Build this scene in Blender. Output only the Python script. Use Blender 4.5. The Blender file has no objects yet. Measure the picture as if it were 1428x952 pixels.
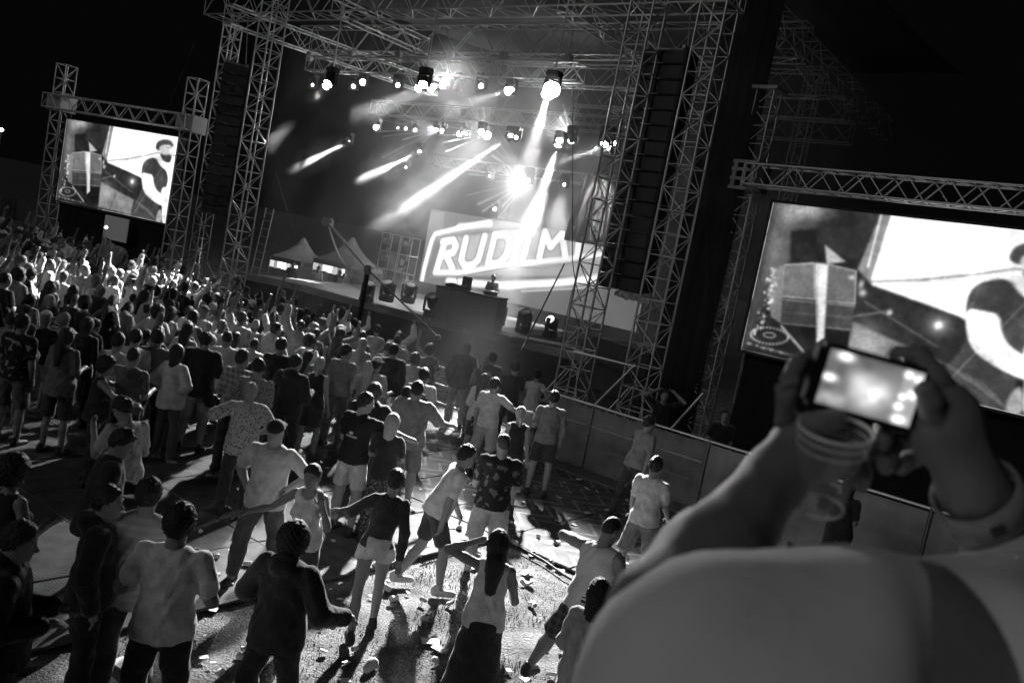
import bpy, math, random
import numpy as np
from mathutils import Vector, Matrix
random.seed(7); np.random.seed(7)
SC = bpy.context.scene; COL = SC.collection
# ----------------------------------------------------------------- camera
CH, FPX, PITCH, ROLL = 3.95, 1200.0, math.radians(5.7), math.radians(10.94)
def cam_axes():
    f = np.array([0, math.cos(PITCH), -math.sin(PITCH)]); r0 = np.array([1., 0, 0]); u0 = np.array([0, math.sin(PITCH), math.cos(PITCH)])
    c, s = math.cos(ROLL), math.sin(ROLL)
    return c * r0 + s * u0, -s * r0 + c * u0, f
RT, UP, FW = cam_axes(); EYE = np.array([0, 0, CH])
def ray(px): return FW + RT * (px[0] - 714) / FPX - UP * (px[1] - 476) / FPX
def G(px, z=0.0): d = ray(px); return EYE + d * ((z - CH) / d[2])          # point of the photograph on a level plane
def AT(px, y): d = ray(px); return EYE + d * (y / d[1])                     # ... at a distance
cam = bpy.data.cameras.new('camera'); co = bpy.data.objects.new('camera', cam); COL.objects.link(co)
co.matrix_world = Matrix(((RT[0], UP[0], -FW[0], EYE[0]), (RT[1], UP[1], -FW[1], EYE[1]), (RT[2], UP[2], -FW[2], EYE[2]), (0, 0, 0, 1)))
cam.sensor_width = 36; cam.lens = 36 * FPX / 1428; cam.clip_start = .05; cam.clip_end = 2000
cam.dof.use_dof = True; cam.dof.focus_distance = 14; cam.dof.aperture_fstop = 5.6
SC.camera = co
# ----------------------------------------------------------------- night sky, soft light from the grounds behind, exposure
W = bpy.data.worlds.new('World'); SC.world = W; W.use_nodes = True
W.node_tree.nodes['Background'].inputs[0].default_value = (.95, .9, 1, 1); W.node_tree.nodes['Background'].inputs[1].default_value = .0018
sun = bpy.data.lights.new('sun', 'SUN'); so = bpy.data.objects.new('sun', sun); COL.objects.link(so)
sun.energy = .27; sun.angle = math.radians(20)
so.rotation_euler = Vector((1.0, .8, -.55)).to_track_quat('-Z', 'Y').to_euler()
SC.view_settings.view_transform = 'Standard'; SC.view_settings.look = 'None'; SC.view_settings.exposure = 0; SC.view_settings.gamma = 1
SC.cycles.use_denoising = True; SC.cycles.max_bounces = 5; SC.cycles.volume_bounces = 0; SC.cycles.diffuse_bounces = 2
SC.cycles.volume_step_rate = 1.6; SC.cycles.volume_max_steps = 128; SC.cycles.use_light_tree = True; SC.cycles.sample_clamp_indirect = 3
# ----------------------------------------------------------------- materials
MATS = {}
def mat(name, v=.5, rough=.8, metal=0, emit=0, var=.12, scale=30, bump=.0, sheen=0, trans=0, spec=.3):
    if name in MATS: return MATS[name]
    m = bpy.data.materials.new(name); m.use_nodes = True; nt = m.node_tree; b = nt.nodes['Principled BSDF']
    b.inputs['Base Color'].default_value = (v, v, v, 1); b.inputs['Roughness'].default_value = rough; b.inputs['Metallic'].default_value = metal
    b.inputs['Specular IOR Level'].default_value = spec
    if sheen: b.inputs['Sheen Weight'].default_value = sheen
    if trans: b.inputs['Transmission Weight'].default_value = trans
    if emit: b.inputs['Emission Color'].default_value = (1, 1, 1, 1); b.inputs['Emission Strength'].default_value = emit
    if var or bump:
        tc = nt.nodes.new('ShaderNodeTexCoord'); n = nt.nodes.new('ShaderNodeTexNoise'); n.inputs['Scale'].default_value = scale; n.inputs['Detail'].default_value = 5
        nt.links.new(tc.outputs['Object'], n.inputs['Vector'])
        if var:
            r = nt.nodes.new('ShaderNodeValToRGB'); a, c = v * (1 - var), v * (1 + var)
            r.color_ramp.elements[0].color = (a, a, a, 1); r.color_ramp.elements[1].color = (c, c, c, 1); r.color_ramp.elements[0].position = .3; r.color_ramp.elements[1].position = .7
            nt.links.new(n.outputs['Fac'], r.inputs[0]); nt.links.new(r.outputs[0], b.inputs['Base Color'])
        if bump:
            bp = nt.nodes.new('ShaderNodeBump'); bp.inputs['Strength'].default_value = bump; bp.inputs['Distance'].default_value = .03
            nt.links.new(n.outputs['Fac'], bp.inputs['Height']); nt.links.new(bp.outputs[0], b.inputs['Normal'])
    MATS[name] = m; return m
def cloth(v): 
    v = round(v, 3); return mat('cloth_%s' % v, v, .92, var=.22, scale=11, bump=.9, sheen=.25 if v < .1 else .1)
def pattern(kind, a, b):
    nm = 'cloth_%s_%s_%s' % (kind, a, b)
    if nm in MATS: return MATS[nm]
    m = mat(nm, a, .9, var=0); nt = m.node_tree; bs = nt.nodes['Principled BSDF']; tc = nt.nodes.new('ShaderNodeTexCoord')
    mix = nt.nodes.new('ShaderNodeMix'); mix.data_type = 'RGBA'; mix.inputs['A'].default_value = (a, a, a, 1); mix.inputs['B'].default_value = (b, b, b, 1)
    def mth(op, *i, **k):
        n = nt.nodes.new('ShaderNodeMath'); n.operation = op
        for j, x in enumerate(i):
            if isinstance(x, (int, float)): n.inputs[j].default_value = x
            else: nt.links.new(x, n.inputs[j])
        return n.outputs[0]
    sx = nt.nodes.new('ShaderNodeSeparateXYZ'); nt.links.new(tc.outputs['Object'], sx.inputs[0]); X, Y, Z = sx.outputs
    def band(c, lo, hi): return mth('MULTIPLY', mth('GREATER_THAN', c, lo), mth('LESS_THAN', c, hi))
    if kind == 'plaid':
        f = mth('MULTIPLY', mth('ADD', mth('GREATER_THAN', mth('SINE', mth('MULTIPLY', Z, 75.)), .25), mth('GREATER_THAN', mth('SINE', mth('MULTIPLY', mth('ADD', X, Y), 80.)), .25)), .5)
    elif kind == 'stripe': f = mth('GREATER_THAN', mth('SINE', mth('MULTIPLY', Z, 110.)), .2)
    elif kind == 'floral':
        n = nt.nodes.new('ShaderNodeTexVoronoi'); n.inputs['Scale'].default_value = 30; nt.links.new(tc.outputs['Object'], n.inputs['Vector']); f = mth('LESS_THAN', n.outputs['Distance'], .38)
    elif kind == 'print':
        n = nt.nodes.new('ShaderNodeTexNoise'); n.inputs['Scale'].default_value = 13; n.inputs['Detail'].default_value = 6; nt.links.new(tc.outputs['Object'], n.inputs['Vector'])
        f = mth('MULTIPLY', mth('GREATER_THAN', n.outputs['Fac'], .58), band(Z, .9, 1.5))
    elif kind == 'logo':     # small mark and a line of type across the shoulder blades
        back = mth('LESS_THAN', Y, 0.)
        n = mth('GREATER_THAN', mth('SINE', mth('MULTIPLY', X, 260.)), -.4)
        f = mth('MULTIPLY', back, mth('ADD', mth('MULTIPLY', mth('MULTIPLY', band(Z, 1.29, 1.312), band(X, -.085, .085)), n), mth('LESS_THAN', mth('ADD', mth('POWER', mth('MULTIPLY', X, 1 / .035), 2.), mth('POWER', mth('MULTIPLY', mth('SUBTRACT', Z, 1.345), 1 / .018), 2.)), 1.)))
    elif kind == 'block':    # dark block of lettering low on the side of the vest
        inb = mth('MULTIPLY', band(Z, .93, 1.12), band(X, .03, .10)); n = mth('LESS_THAN', mth('SINE', mth('MULTIPLY', Z, 150.)), .35)
        f = mth('MULTIPLY', mth('MULTIPLY', inb, n), mth('LESS_THAN', Y, 0.))
    nt.links.new(f, mix.inputs[0]); nt.links.new(mix.outputs['Result'], bs.inputs['Base Color']); return m
SKIN = [mat('skin_a', .25, .5, var=.06, scale=20, bump=.1), mat('skin_b', .19, .5, var=.06, scale=20, bump=.1), mat('skin_c', .11, .45, var=.06, scale=20, bump=.1)]
HAIR = {'dark': mat('hair_dark', .012, .55, var=.3, scale=60, bump=.6, spec=.5), 'brown': mat('hair_brown', .05, .55, var=.3, scale=60, bump=.6), 'blond': mat('hair_blond', .42, .5, var=.25, scale=70, bump=.6), 'grey': mat('hair_grey', .25, .6, var=.25, scale=60, bump=.5)}
ALU = mat('aluminium_truss', .5, .42, .85, var=.18, scale=5); BLK = mat('black_paint', .02, .55, var=.2); RUB = mat('black_scrim', .012, .95, var=.3, scale=3, bump=.3)
GREYM = mat('grey_steel', .25, .5, .5, var=.2); WOOD = mat('stage_ply', .12, .6, var=.3, scale=4, bump=.2)
# ----------------------------------------------------------------- objects
def setp(o, label=None, cat=None, group=None, kind=None):
    if label: o['label'] = label
    if cat: o['category'] = cat
    if group: o['group'] = group
    if kind: o['kind'] = kind
    return o
def empty(name, loc, label=None, cat=None, group=None, rz=0, rot=None):
    o = bpy.data.objects.new(name, None); COL.objects.link(o); o.location = loc; o.rotation_euler = rot if rot is not None else (0, 0, rz); o.empty_display_size = .2
    return setp(o, label, cat, group)
def add(name, me, m=None, parent=None, loc=(0, 0, 0), rz=0, **k):
    o = bpy.data.objects.new(name, me); COL.objects.link(o); o.location = loc; o.rotation_euler = (0, 0, rz)
    if m is not None:
        if not me.materials: me.materials.append(None)
        o.material_slots[0].link = 'OBJECT'; o.material_slots[0].material = m
    if parent: o.parent = parent
    return setp(o, **k)
def box_vf(c, s, R=None):
    c = np.asarray(c, float); s = np.asarray(s, float) / 2
    V = np.array([[x, y, z] for x in (-1, 1) for y in (-1, 1) for z in (-1, 1)], float) * s
    if R is not None: V = V @ np.asarray(R).T
    return V + c, np.array([[0, 1, 3, 2], [4, 6, 7, 5], [0, 4, 5, 1], [2, 3, 7, 6], [0, 2, 6, 4], [1, 5, 7, 3]])
class MB:
    def __init__(s): s.V = []; s.F = []; s.n = 0
    def vf(s, V, F):
        for f in np.asarray(F): s.F.append([int(i) + s.n for i in f])
        s.V += [tuple(map(float, v)) for v in V]; s.n += len(V); return s
    def box(s, c, sz, R=None): return s.vf(*box_vf(c, sz, R))
    def tube(s, pts, r, n=8): return s.vf(*tube_vf(pts, r if hasattr(r, '__len__') else [r] * len(pts), n))
    def lathe(s, prof, n=16, c=(0, 0, 0), ax='z'):
        b = s.n; c = np.asarray(c, float)
        for r, z in prof:
            for j in range(n):
                a = 2 * math.pi * j / n; p = (r * math.cos(a), r * math.sin(a), z)
                if ax == 'y': p = (p[0], p[2], p[1])
                s.V.append(tuple(c + p)); s.n += 1
        for i in range(len(prof) - 1):
            for j in range(n): 
                f = [b + i * n + j, b + i * n + (j + 1) % n, b + (i + 1) * n + (j + 1) % n, b + (i + 1) * n + j]; s.F.append(f if ax == 'z' else f[::-1])
        return s
    def mesh(s, name, smooth=False, bevel=0):
        me = bpy.data.meshes.new(name); me.from_pydata(s.V, [], s.F); me.update()
        if bevel:
            import bmesh
            bm = bmesh.new(); bm.from_mesh(me); bmesh.ops.bevel(bm, geom=bm.edges[:], offset=bevel, segments=2, affect='EDGES', clamp_overlap=True); bm.to_mesh(me); bm.free()
        if smooth: me.polygons.foreach_set('use_smooth', [True] * len(me.polygons))
        return me
UC = None
def rod(name, a, b, r, m, parent=None, sides=6, **k):
    """a straight tube between two points in the parent's frame; all tubes share one mesh"""
    global UC
    if UC is None:
        UC = {}
    if sides not in UC:
        q = MB(); q.lathe([(0, 0), (1, 0), (1, 1), (0, 1)], sides); UC[sides] = q.mesh('tube', True); UC[sides].materials.append(None)
    a = Vector(a); b = Vector(b); d = b - a
    o = add(name, UC[sides], m, parent, **k); o.rotation_euler = d.to_track_quat('Z', 'Y').to_euler(); o.location = a; o.scale = (r, r, d.length)
    return o
def copy_tree(o, parent=None):
    c = o.copy(); COL.objects.link(c); c.parent = parent
    for ch in o.children: copy_tree(ch, c)
    return c
# ----------------------------------------------------------------- signed-distance modelling
class Grid:
    def __init__(s, lo, hi, h, zsplit=None, hfine=None):
        s.x = np.arange(lo[0], hi[0] + h, h); s.y = np.arange(lo[1], hi[1] + h, h)
        if zsplit is None: s.z = np.arange(lo[2], hi[2] + h, h)
        else: s.z = np.concatenate([np.arange(lo[2], zsplit, h), np.arange(zsplit, hi[2] + hfine, hfine)])
        s.v = np.full((len(s.x), len(s.y), len(s.z)), 0.5, np.float32)
    def _sub(s, lo, hi):
        r = []
        for a, l, h in ((s.x, lo[0], hi[0]), (s.y, lo[1], hi[1]), (s.z, lo[2], hi[2])):
            i = max(0, np.searchsorted(a, l) - 1); j = min(len(a), np.searchsorted(a, h) + 1)
            r.append(slice(i, j))
        return tuple(r)
    def _pts(s, sl):
        return s.x[sl[0]][:, None, None], s.y[sl[1]][None, :, None], s.z[sl[2]][None, None, :]
    def _mix(s, sl, d, k, op):
        v = s.v[sl]
        if op == 'add':
            if k > 0:
                h = np.clip(k - np.abs(v - d), 0, None) / k
                s.v[sl] = np.minimum(v, d) - h * h * k * .25
            else: s.v[sl] = np.minimum(v, d)
        else:
            if k > 0:
                h = np.clip(k - np.abs(v + d), 0, None) / k
                s.v[sl] = np.maximum(v, -d) + h * h * k * .25
            else: s.v[sl] = np.maximum(v, -d)
    def cone(s, a, b, ra, rb, k=.03, op='add'):
        a = np.asarray(a, float); b = np.asarray(b, float); p = max(ra, rb) + k + .05
        sl = s._sub(np.minimum(a, b) - p, np.maximum(a, b) + p); X, Y, Z = s._pts(sl)
        ab = b - a; L = ab @ ab + 1e-9
        t = np.clip(((X - a[0]) * ab[0] + (Y - a[1]) * ab[1] + (Z - a[2]) * ab[2]) / L, 0, 1)
        d = np.sqrt((X - a[0] - ab[0] * t) ** 2 + (Y - a[1] - ab[1] * t) ** 2 + (Z - a[2] - ab[2] * t) ** 2) - (ra + (rb - ra) * t)
        s._mix(sl, d, k, op)
    def ell(s, c, r, R=None, k=.03, op='add'):
        c = np.asarray(c, float); r = np.asarray(r, float); p = r.max() + k + .05
        sl = s._sub(c - p, c + p); X, Y, Z = s._pts(sl); X = X - c[0]; Y = Y - c[1]; Z = Z - c[2]
        if R is not None:
            U = [X * R[0][i] + Y * R[1][i] + Z * R[2][i] for i in range(3)]
        else: U = [X + 0 * Y + 0 * Z, Y + 0 * X + 0 * Z, Z + 0 * X + 0 * Y]
        k0 = np.sqrt(sum((U[i] / r[i]) ** 2 for i in range(3))); k1 = np.sqrt(sum((U[i] / r[i] ** 2) ** 2 for i in range(3))) + 1e-6
        s._mix(sl, k0 * (k0 - 1) / k1, k, op)
    def cut(s, p, n, k=0):           # keep the side where (x-p).n < 0
        X, Y, Z = s._pts((slice(None),) * 3); n = np.asarray(n, float); n = n / np.linalg.norm(n)
        d = (X - p[0]) * n[0] + (Y - p[1]) * n[1] + (Z - p[2]) * n[2]
        s.v = np.maximum(s.v, d)
    def ripple(s, amp, fn):
        X, Y, Z = s._pts((slice(None),) * 3); s.v = s.v + amp * fn(X, Y, Z)
    def mesh(s):
        v = s.v; v[0] = v[-1] = 1; v[:, 0] = v[:, -1] = 1; v[:, :, 0] = v[:, :, -1] = 1
        nx, ny, nz = v.shape; C = (nx - 1, ny - 1, nz - 1)
        acc = np.zeros((C[0] * C[1] * C[2], 3)); cnt = np.zeros(C[0] * C[1] * C[2])
        ins = v < 0; quads = []
        ax = (s.x, s.y, s.z); st = (C[1] * C[2], C[2], 1)
        for a in range(3):
            lo = [slice(None)] * 3; hi = [slice(None)] * 3; lo[a] = slice(0, -1); hi[a] = slice(1, None)
            A = ins[tuple(lo)]; B = ins[tuple(hi)]; I = np.array(np.nonzero(A != B))
            if I.shape[1] == 0: continue
            J = I.copy(); J[a] += 1
            va = v[I[0], I[1], I[2]]; vb = v[J[0], J[1], J[2]]; t = va / (va - vb)
            P = np.stack([ax[i][I[i]] for i in range(3)], 1).astype(float)
            P[:, a] += t * (ax[a][J[a]] - ax[a][I[a]])
            b, c = (a + 1) % 3, (a + 2) % 3
            idx = []
            for db, dc in ((-1, -1), (0, -1), (0, 0), (-1, 0)):
                K = I.copy(); K[b] += db; K[c] += dc
                f = K[0] * st[0] + K[1] * st[1] + K[2] * st[2]; idx.append(f)
                for i in range(3): acc[:, i] += np.bincount(f, P[:, i], minlength=len(cnt))
                cnt += np.bincount(f, minlength=len(cnt))
            q = np.stack(idx, 1); fl = ~A[I[0], I[1], I[2]]
            q[fl] = q[fl][:, ::-1]; quads.append(q)
        if not quads: return np.zeros((0, 3)), np.zeros((0, 4), int)
        q = np.concatenate(quads); used = np.nonzero(cnt)[0]; m = np.full(len(cnt), -1); m[used] = np.arange(len(used))
        return acc[used] / cnt[used][:, None], m[q]

def np_mesh(name, V, F, smooth=True):
    me = bpy.data.meshes.new(name); V = np.asarray(V, np.float32); F = np.asarray(F, np.int32)
    n, k = F.shape if len(F) else (0, 4)
    me.vertices.add(len(V)); me.vertices.foreach_set('co', V.ravel())
    me.loops.add(n * k); me.loops.foreach_set('vertex_index', F.ravel())
    me.polygons.add(n); me.polygons.foreach_set('loop_start', np.arange(0, n * k, k, dtype=np.int32))
    if smooth: me.polygons.foreach_set('use_smooth', np.ones(n, bool))
    me.update(calc_edges=True); return me

def tube_vf(pts, rad, n=6):
    V = []; F = []; pts = [np.asarray(p, float) for p in pts]
    for i, p in enumerate(pts):
        t = pts[min(i + 1, len(pts) - 1)] - pts[max(i - 1, 0)]; t /= np.linalg.norm(t) + 1e-9
        u = np.cross(t, [0, 0, 1.]);
        if np.linalg.norm(u) < .1: u = np.cross(t, [1., 0, 0])
        u /= np.linalg.norm(u); w = np.cross(t, u)
        for j in range(n):
            a = 2 * math.pi * j / n; V.append(p + rad[i] * (math.cos(a) * u + math.sin(a) * w))
    for i in range(len(pts) - 1):
        for j in range(n): F.append([i * n + j, i * n + (j + 1) % n, (i + 1) * n + (j + 1) % n, (i + 1) * n + j])
    c0 = len(V); V.append(pts[0]); V.append(pts[-1] + (pts[-1] - pts[-2]) / (np.linalg.norm(pts[-1] - pts[-2]) + 1e-9) * rad[-1] * .6)
    for j in range(0, n, 2):
        F.append([c0, (j + 2) % n, (j + 1) % n, j]); o = (len(pts) - 1) * n
        F.append([c0 + 1, o + j, o + (j + 1) % n, o + (j + 2) % n])
    return np.array(V), np.array(F)

def unit(v):
    v = np.asarray(v, float); return v / (np.linalg.norm(v) + 1e-9)
def rotz(a): c, s = math.cos(a), math.sin(a); return np.array([[c, -s, 0], [s, c, 0], [0, 0, 1.]])
def rotx(a): c, s = math.cos(a), math.sin(a); return np.array([[1, 0, 0], [0, c, -s], [0, s, c]])
def roty(a): c, s = math.cos(a), math.sin(a); return np.array([[c, 0, s], [0, 1, 0], [-s, 0, c]])

# ----------------------------------------------------------------- people
# local frame: x = the person's right, y = forward, z = up.  Arms: (upper-arm direction, forearm direction), x counted outward.
ARMS = dict(
    down=((.16, -.02, -1), (.10, .22, -1)), hips=((.75, -.35, -.9), (-.55, .45, -.45)), pocket=((.32, -.18, -1), (-.12, .3, -1)),
    hold=((.22, .05, -1), (-.25, 1, .12)), cross=((.28, .25, -1), (-1, .45, .05)), up=((.55, .3, .8), (-.05, .2, 1)), up2=((.9, .25, .55), (-.2, .3, 1)),
    phone=((.25, .8, .25), (-.2, .5, .9)), out=((1, .15, -.25), (.8, .4, -.1)), low=((.8, .1, -.75), (.9, .45, -.35)), around=((.75, .6, -.35), (.5, 1, -.25)),
    hair=((.95, .1, .25), (-1, -.1, .45)), point=((.9, .3, .0), (.95, .3, .05)), face=((.35, .35, -.9), (-.25, .45, 1)), elbow=((.85, -.1, -.5), (-.75, .55, .15)), back=((.4, -.45, -1), (-.5, -.1, -.9)),
    punch=((.45, .5, .7), (.1, .05, 1)), swing=((.25, -.5, -1), (.1, -.1, -1)), fwd=((.15, .5, -1), (.0, .8, -.7)), behind_head=((.8, .25, .45), (-.9, -.35, .5)))
LEGS = dict(
    stand=(((.10, .02, -1), (.03, -.03, -1)), ((.10, .02, -1), (.03, -.03, -1))),
    wide=(((.22, .03, -1), (.12, -.04, -1)), ((.22, .03, -1), (.12, -.04, -1))),
    lean=(((.10, .10, -1), (.05, .0, -1)), ((.20, -.05, -1), (.12, -.12, -1))),
    walk=(((.05, .36, -1), (.02, .05, -1)), ((.06, -.16, -1), (.02, -.55, -1))),
    stride=(((.05, .50, -1), (.0, .12, -1)), ((.08, -.30, -1), (.05, -.75, -1))),
    lift=(((.06, .08, -1), (.02, .0, -1)), ((.10, .25, -1), (.05, -.85, -.7))),
    side=(((.04, .05, -1), (.0, -.05, -1)), ((.55, .1, -1), (.45, -.05, -1))))

def build_person(H=1.75, female=False, lean=0, side=0, twist=0, head=(0, 0), armL='down', armR='down', legs='stand', top='tee', bottom='jeans',
                 hair='short', hat=None, h=.018, build=1.0, seed=0, fingers=True, fine=True, shoe=True, face=True):
    """returns {part: (V, F)} in metres, feet on z = 0, and the joint positions"""
    rnd = random.Random(seed); S = H / 1.75; g = build
    sw = (.150 if female else .176) * (1 + (g - 1) * .5)
    leg = {}
    pel = np.array([0, 0, 0.]); LT, LS = .425, .43
    def limb(o, d, L): return o + unit(d) * L
    for sgn, L in ((1, LEGS[legs][0]), (-1, LEGS[legs][1])):
        hip = np.array([sgn * .088, 0, -.03]); k = limb(hip, (L[0][0] * sgn, L[0][1], L[0][2]), LT); a = limb(k, (L[1][0] * sgn, L[1][1], L[1][2]), LS)
        leg[sgn] = [hip, k, a]
    low = min(leg[1][2][2], leg[-1][2][2]); up = -low + .085
    for sgn in leg: leg[sgn] = [p + [0, 0, up] for p in leg[sgn]]
    pel = pel + [0, 0, up]
    Rb = rotz(math.radians(twist)) @ roty(math.radians(side)) @ rotx(math.radians(-lean))
    sp = Rb @ [0, 0, 1.]; rt = Rb @ [1., 0, 0]; fw = Rb @ [0, 1., 0]
    chest = pel + sp * .33; neck = pel + sp * .53 - fw * .01; shl = {}
    Rh = Rb @ rotx(math.radians(lean * .7)) @ rotz(math.radians(head[0])) @ rotx(math.radians(-head[1]))
    hu = Rh @ [0, 0, 1.]; hf = Rh @ [0, 1., 0]; hr = Rh @ [1., 0, 0]
    hc = neck + unit(hu + sp * .6) * .125 + hf * .02 + hu * .03
    arm = {}
    for sgn, A in ((1, armR), (-1, armL)):
        A = ARMS[A] if isinstance(A, str) else A
        A = tuple(tuple(c_ + rnd.uniform(-.11, .11) for c_ in v_) for v_ in A)
        raised = max(0, unit(A[0])[2]) * .05
        sh = pel + sp * (.475 + raised) + rt * sgn * (sw - raised * .4); shl[sgn] = sh
        ua = Rb @ np.array([A[0][0] * sgn, A[0][1], A[0][2]]); fa = Rb @ np.array([A[1][0] * sgn, A[1][1], A[1][2]])
        el = limb(sh, ua, .285); wr = limb(el, fa, .25); arm[sgn] = [sh, el, wr, unit(fa)]
    allp = np.array([hc + hu * .14, hc - hf * .12, hc + hf * .14] + [p for s_ in arm for p in arm[s_][:3]] + [arm[s_][2] + arm[s_][3] * .19 for s_ in arm] + [p for s_ in leg for p in leg[s_]])
    lo = allp.min(0) - [.17, .20, .10]; hi = allp.max(0) + [.17, .20, .05]
    lo[2] = -.02; lo[0] = min(lo[0], -.3); hi[0] = max(hi[0], .3); lo[1] = min(lo[1], -.24); hi[1] = max(hi[1], .24)
    zs = (hc[2] - .15) if fine else None; out = {}
    def G(l=lo, u=hi, hh=h): return Grid(l, u, hh, zs if (zs and u[2] > zs > l[2]) else None, hh * .5)
    mu = 1.06 if not female else .9; mu *= (1 + (g - 1) * .7)
    def torso(q, e=0.0, k=.06):
        R = np.stack([rt, fw, sp], 1)
        q.ell(pel + sp * .01, (.155 * g + e + (.012 if female else 0), .11 * g + e, .115 + e), R, k)
        q.ell(pel + sp * .17 + fw * .01 * g, ((.118 if female else .140) * g + e, .095 * g * g + e, .15 + e), R, k)
        q.ell(chest, ((.135 if female else .160) * g + e, .108 * g + e, .17 + e), R, k)
        q.cone(shl[-1] - sp * .012 + rt * .035, shl[1] - sp * .012 - rt * .035, .050 * mu + e * .8, .050 * mu + e * .8, k)
        q.cone(neck - sp * .045 - rt * .05, neck - sp * .045 + rt * .05, .045 + e * .6, .045 + e * .6, k)
        if female:
            for s_ in (-1, 1): q.ell(chest + rt * s_ * .07 + fw * .085 - sp * .01, (.062 + e, .06 + e, .062 + e), R, .03)
    # ---- body, one continuous surface
    q = G(); torso(q)
    q.cone(neck - sp * .06, hc - hu * .05 - hf * .01, .06 * mu, .054 * mu, .03)
    for s_ in (-1, 1):
        sh, el, wr, fa = arm[s_]
        q.cone(sh, sh + (el - sh) * .45, .051 * mu, .046 * mu, .035); q.cone(sh + (el - sh) * .4, el, .048 * mu, .038 * mu, .02)
        q.cone(el, el + (wr - el) * .3, .040 * mu, .041 * mu, .02); q.cone(el + (wr - el) * .3, wr, .041 * mu, .027 * mu, .02)
        q.cone(wr, wr + fa * .075, .026 * mu, .034, .02)
        if not fingers: q.ell(wr + fa * .12, (.035, .035, .035), None, .03); q.ell(wr + fa * .09 + sp * .03, (.03, .03, .03), None, .02)
        hp, kn, an = leg[s_]
        q.cone(hp, hp + (kn - hp) * .5, .088 * g, .072 * mu, .04); q.cone(hp + (kn - hp) * .5, kn, .072 * mu, .056 * mu, .03)
        q.cone(kn, kn + (an - kn) * .33 - [0, .012, 0], .054 * mu, .058 * mu, .02); q.cone(kn + (an - kn) * .33 - [0, .012, 0], an, .057 * mu, .036, .02)
        q.cone(an - [0, .02, .01], an + [s_ * .01, .13, -.055], .036, .030, .02)
    RH = np.stack([hr, hf, hu], 1)
    q.ell(hc + hu * .015, (.077, .096, .109), RH, .02)
    q.ell(hc + hf * .028 - hu * .058, (.054, .066, .062), RH, .03)
    if face:
        q.cone(hc + hf * .088 + hu * .012, hc + hf * .112 - hu * .026, .010, .016, .012)
        for s_ in (-1, 1):
            q.ell(hc + hf * .095 + hr * s_ * .031 + hu * .012, (.017, .014, .012), RH, .008, 'sub')
            q.ell(hc + hf * .088 + hr * s_ * .031 + hu * .034, (.024, .012, .008), RH, .01)
            q.ell(hc + hr * s_ * .077 - hf * .004 - hu * .006, (.010, .020, .031), RH, .006)
        q.ell(hc + hf * .094 - hu * .056, (.024, .012, .009), RH, .008); q.ell(hc + hf * .105 - hu * .0565, (.026, .01, .0025), RH, .003, 'sub')
        q.ell(hc + hf * .084 - hu * .088, (.02, .016, .016), RH, .015)
    V, F = q.mesh()
    if fingers:
        for s_ in (-1, 1):
            sh, el, wr, fa = arm[s_]; sd = unit(np.cross(fa, sp if abs(fa @ sp) < .8 else fw)); nrm = unit(np.cross(sd, fa)) * (1 if rnd.random() < 2 else -1)
            bx = V.shape[0]
            for j, (o, L) in enumerate(((-.028, .072), (-.010, .082), (.009, .078), (.027, .062))):
                b = wr + fa * .082 + sd * o; m = b + fa * L * .5 - nrm * .010 - sd * o * .1; e = m + unit(fa - nrm * .9) * L * .55
                v, f = tube_vf([b - fa * .015, m, e], [.0105, .0098, .0078]); F = np.vstack([F, f + len(V)]); V = np.vstack([V, v])
            b = wr + fa * .03 - sd * .028; m = b + unit(fa * .7 - sd * .8) * .042; e = m + unit(fa - sd * .15 - nrm * .5) * .034
            v, f = tube_vf([b, m, e], [.014, .012, .009]); F = np.vstack([F, f + len(V)]); V = np.vstack([V, v])
    out['body'] = (V, F)
    ph = rnd.random() * 6
    def folds(a): return lambda X, Y, Z: a * (np.sin(Z * 38 + 9 * np.sin(X * 9 + ph) + Y * 6) * .55 + np.sin(X * 30 + Z * 22 + ph) * .4 + np.sin(Y * 34 - Z * 17 + X * 8) * .4)
    # ---- top
    e = {'tee': .017, 'loose': .030, 'tank': .013, 'long': .015, 'hoodie': .034, 'shirt': .024, 'polo': .022, 'crop': .012, 'dress': .016, 'jacket': .036}.get(top)
    if e is not None:
        q = G((lo[0], lo[1], pel[2] - .48), hi); torso(q, e, .07)
        hem = {'tee': -.05, 'loose': -.12, 'tank': -.05, 'long': -.03, 'hoodie': -.09, 'shirt': -.10, 'polo': -.07, 'crop': .10, 'dress': -.46, 'jacket': -.12}[top]
        if hem < -.04 or top == 'dress':
            b = pel + sp * max(hem, -.16); q.cone(pel + sp * .1, b, .15 * g + e * .6, .152 * g + e, .06)
            for s_ in (-1, 1): q.cone(pel + rt * s_ * .06 + sp * .05, pel + rt * s_ * .065 + sp * max(hem, -.2), .10 * g + e, .108 * g + e, .05)
        if top == 'dress':
            q.cone(pel - [0, 0, .05], pel - [0, 0, .40], .155, .20, .05)
        q.cut(pel + sp * hem, -sp) if top != 'dress' else q.cut(pel - [0, 0, .42], (0, 0, -1))
        if top == 'tank':
            for s_ in (-1, 1):
                q.ell(shl[s_] + rt * s_ * .035 - sp * .035, (.055, .13, .115), np.stack([rt, fw, sp], 1), .01, 'sub')
            q.ell(neck - sp * .01 + fw * .03, (.075, .09, .09), np.stack([rt, fw, sp], 1), .01, 'sub')
        else:
            ln = {'tee': .68, 'loose': .85, 'crop': .4, 'dress': .3, 'polo': .72, 'long': 2, 'hoodie': 2, 'shirt': 1.55, 'jacket': 2}[top]
            for s_ in (-1, 1):
                sh, el, wr, fa = arm[s_]; l1 = min(ln, 1)
                q.cone(sh, sh + (el - sh) * l1, .050 * mu + e * .8, .044 * mu + e * 1.15, .02)
                if ln > 1:
                    q.cone(el, el + (wr - el) * (ln - 1) * .97, .043 * mu + e, .032 * mu + e * .9, .02)
                    q.cut_local = None
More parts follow.
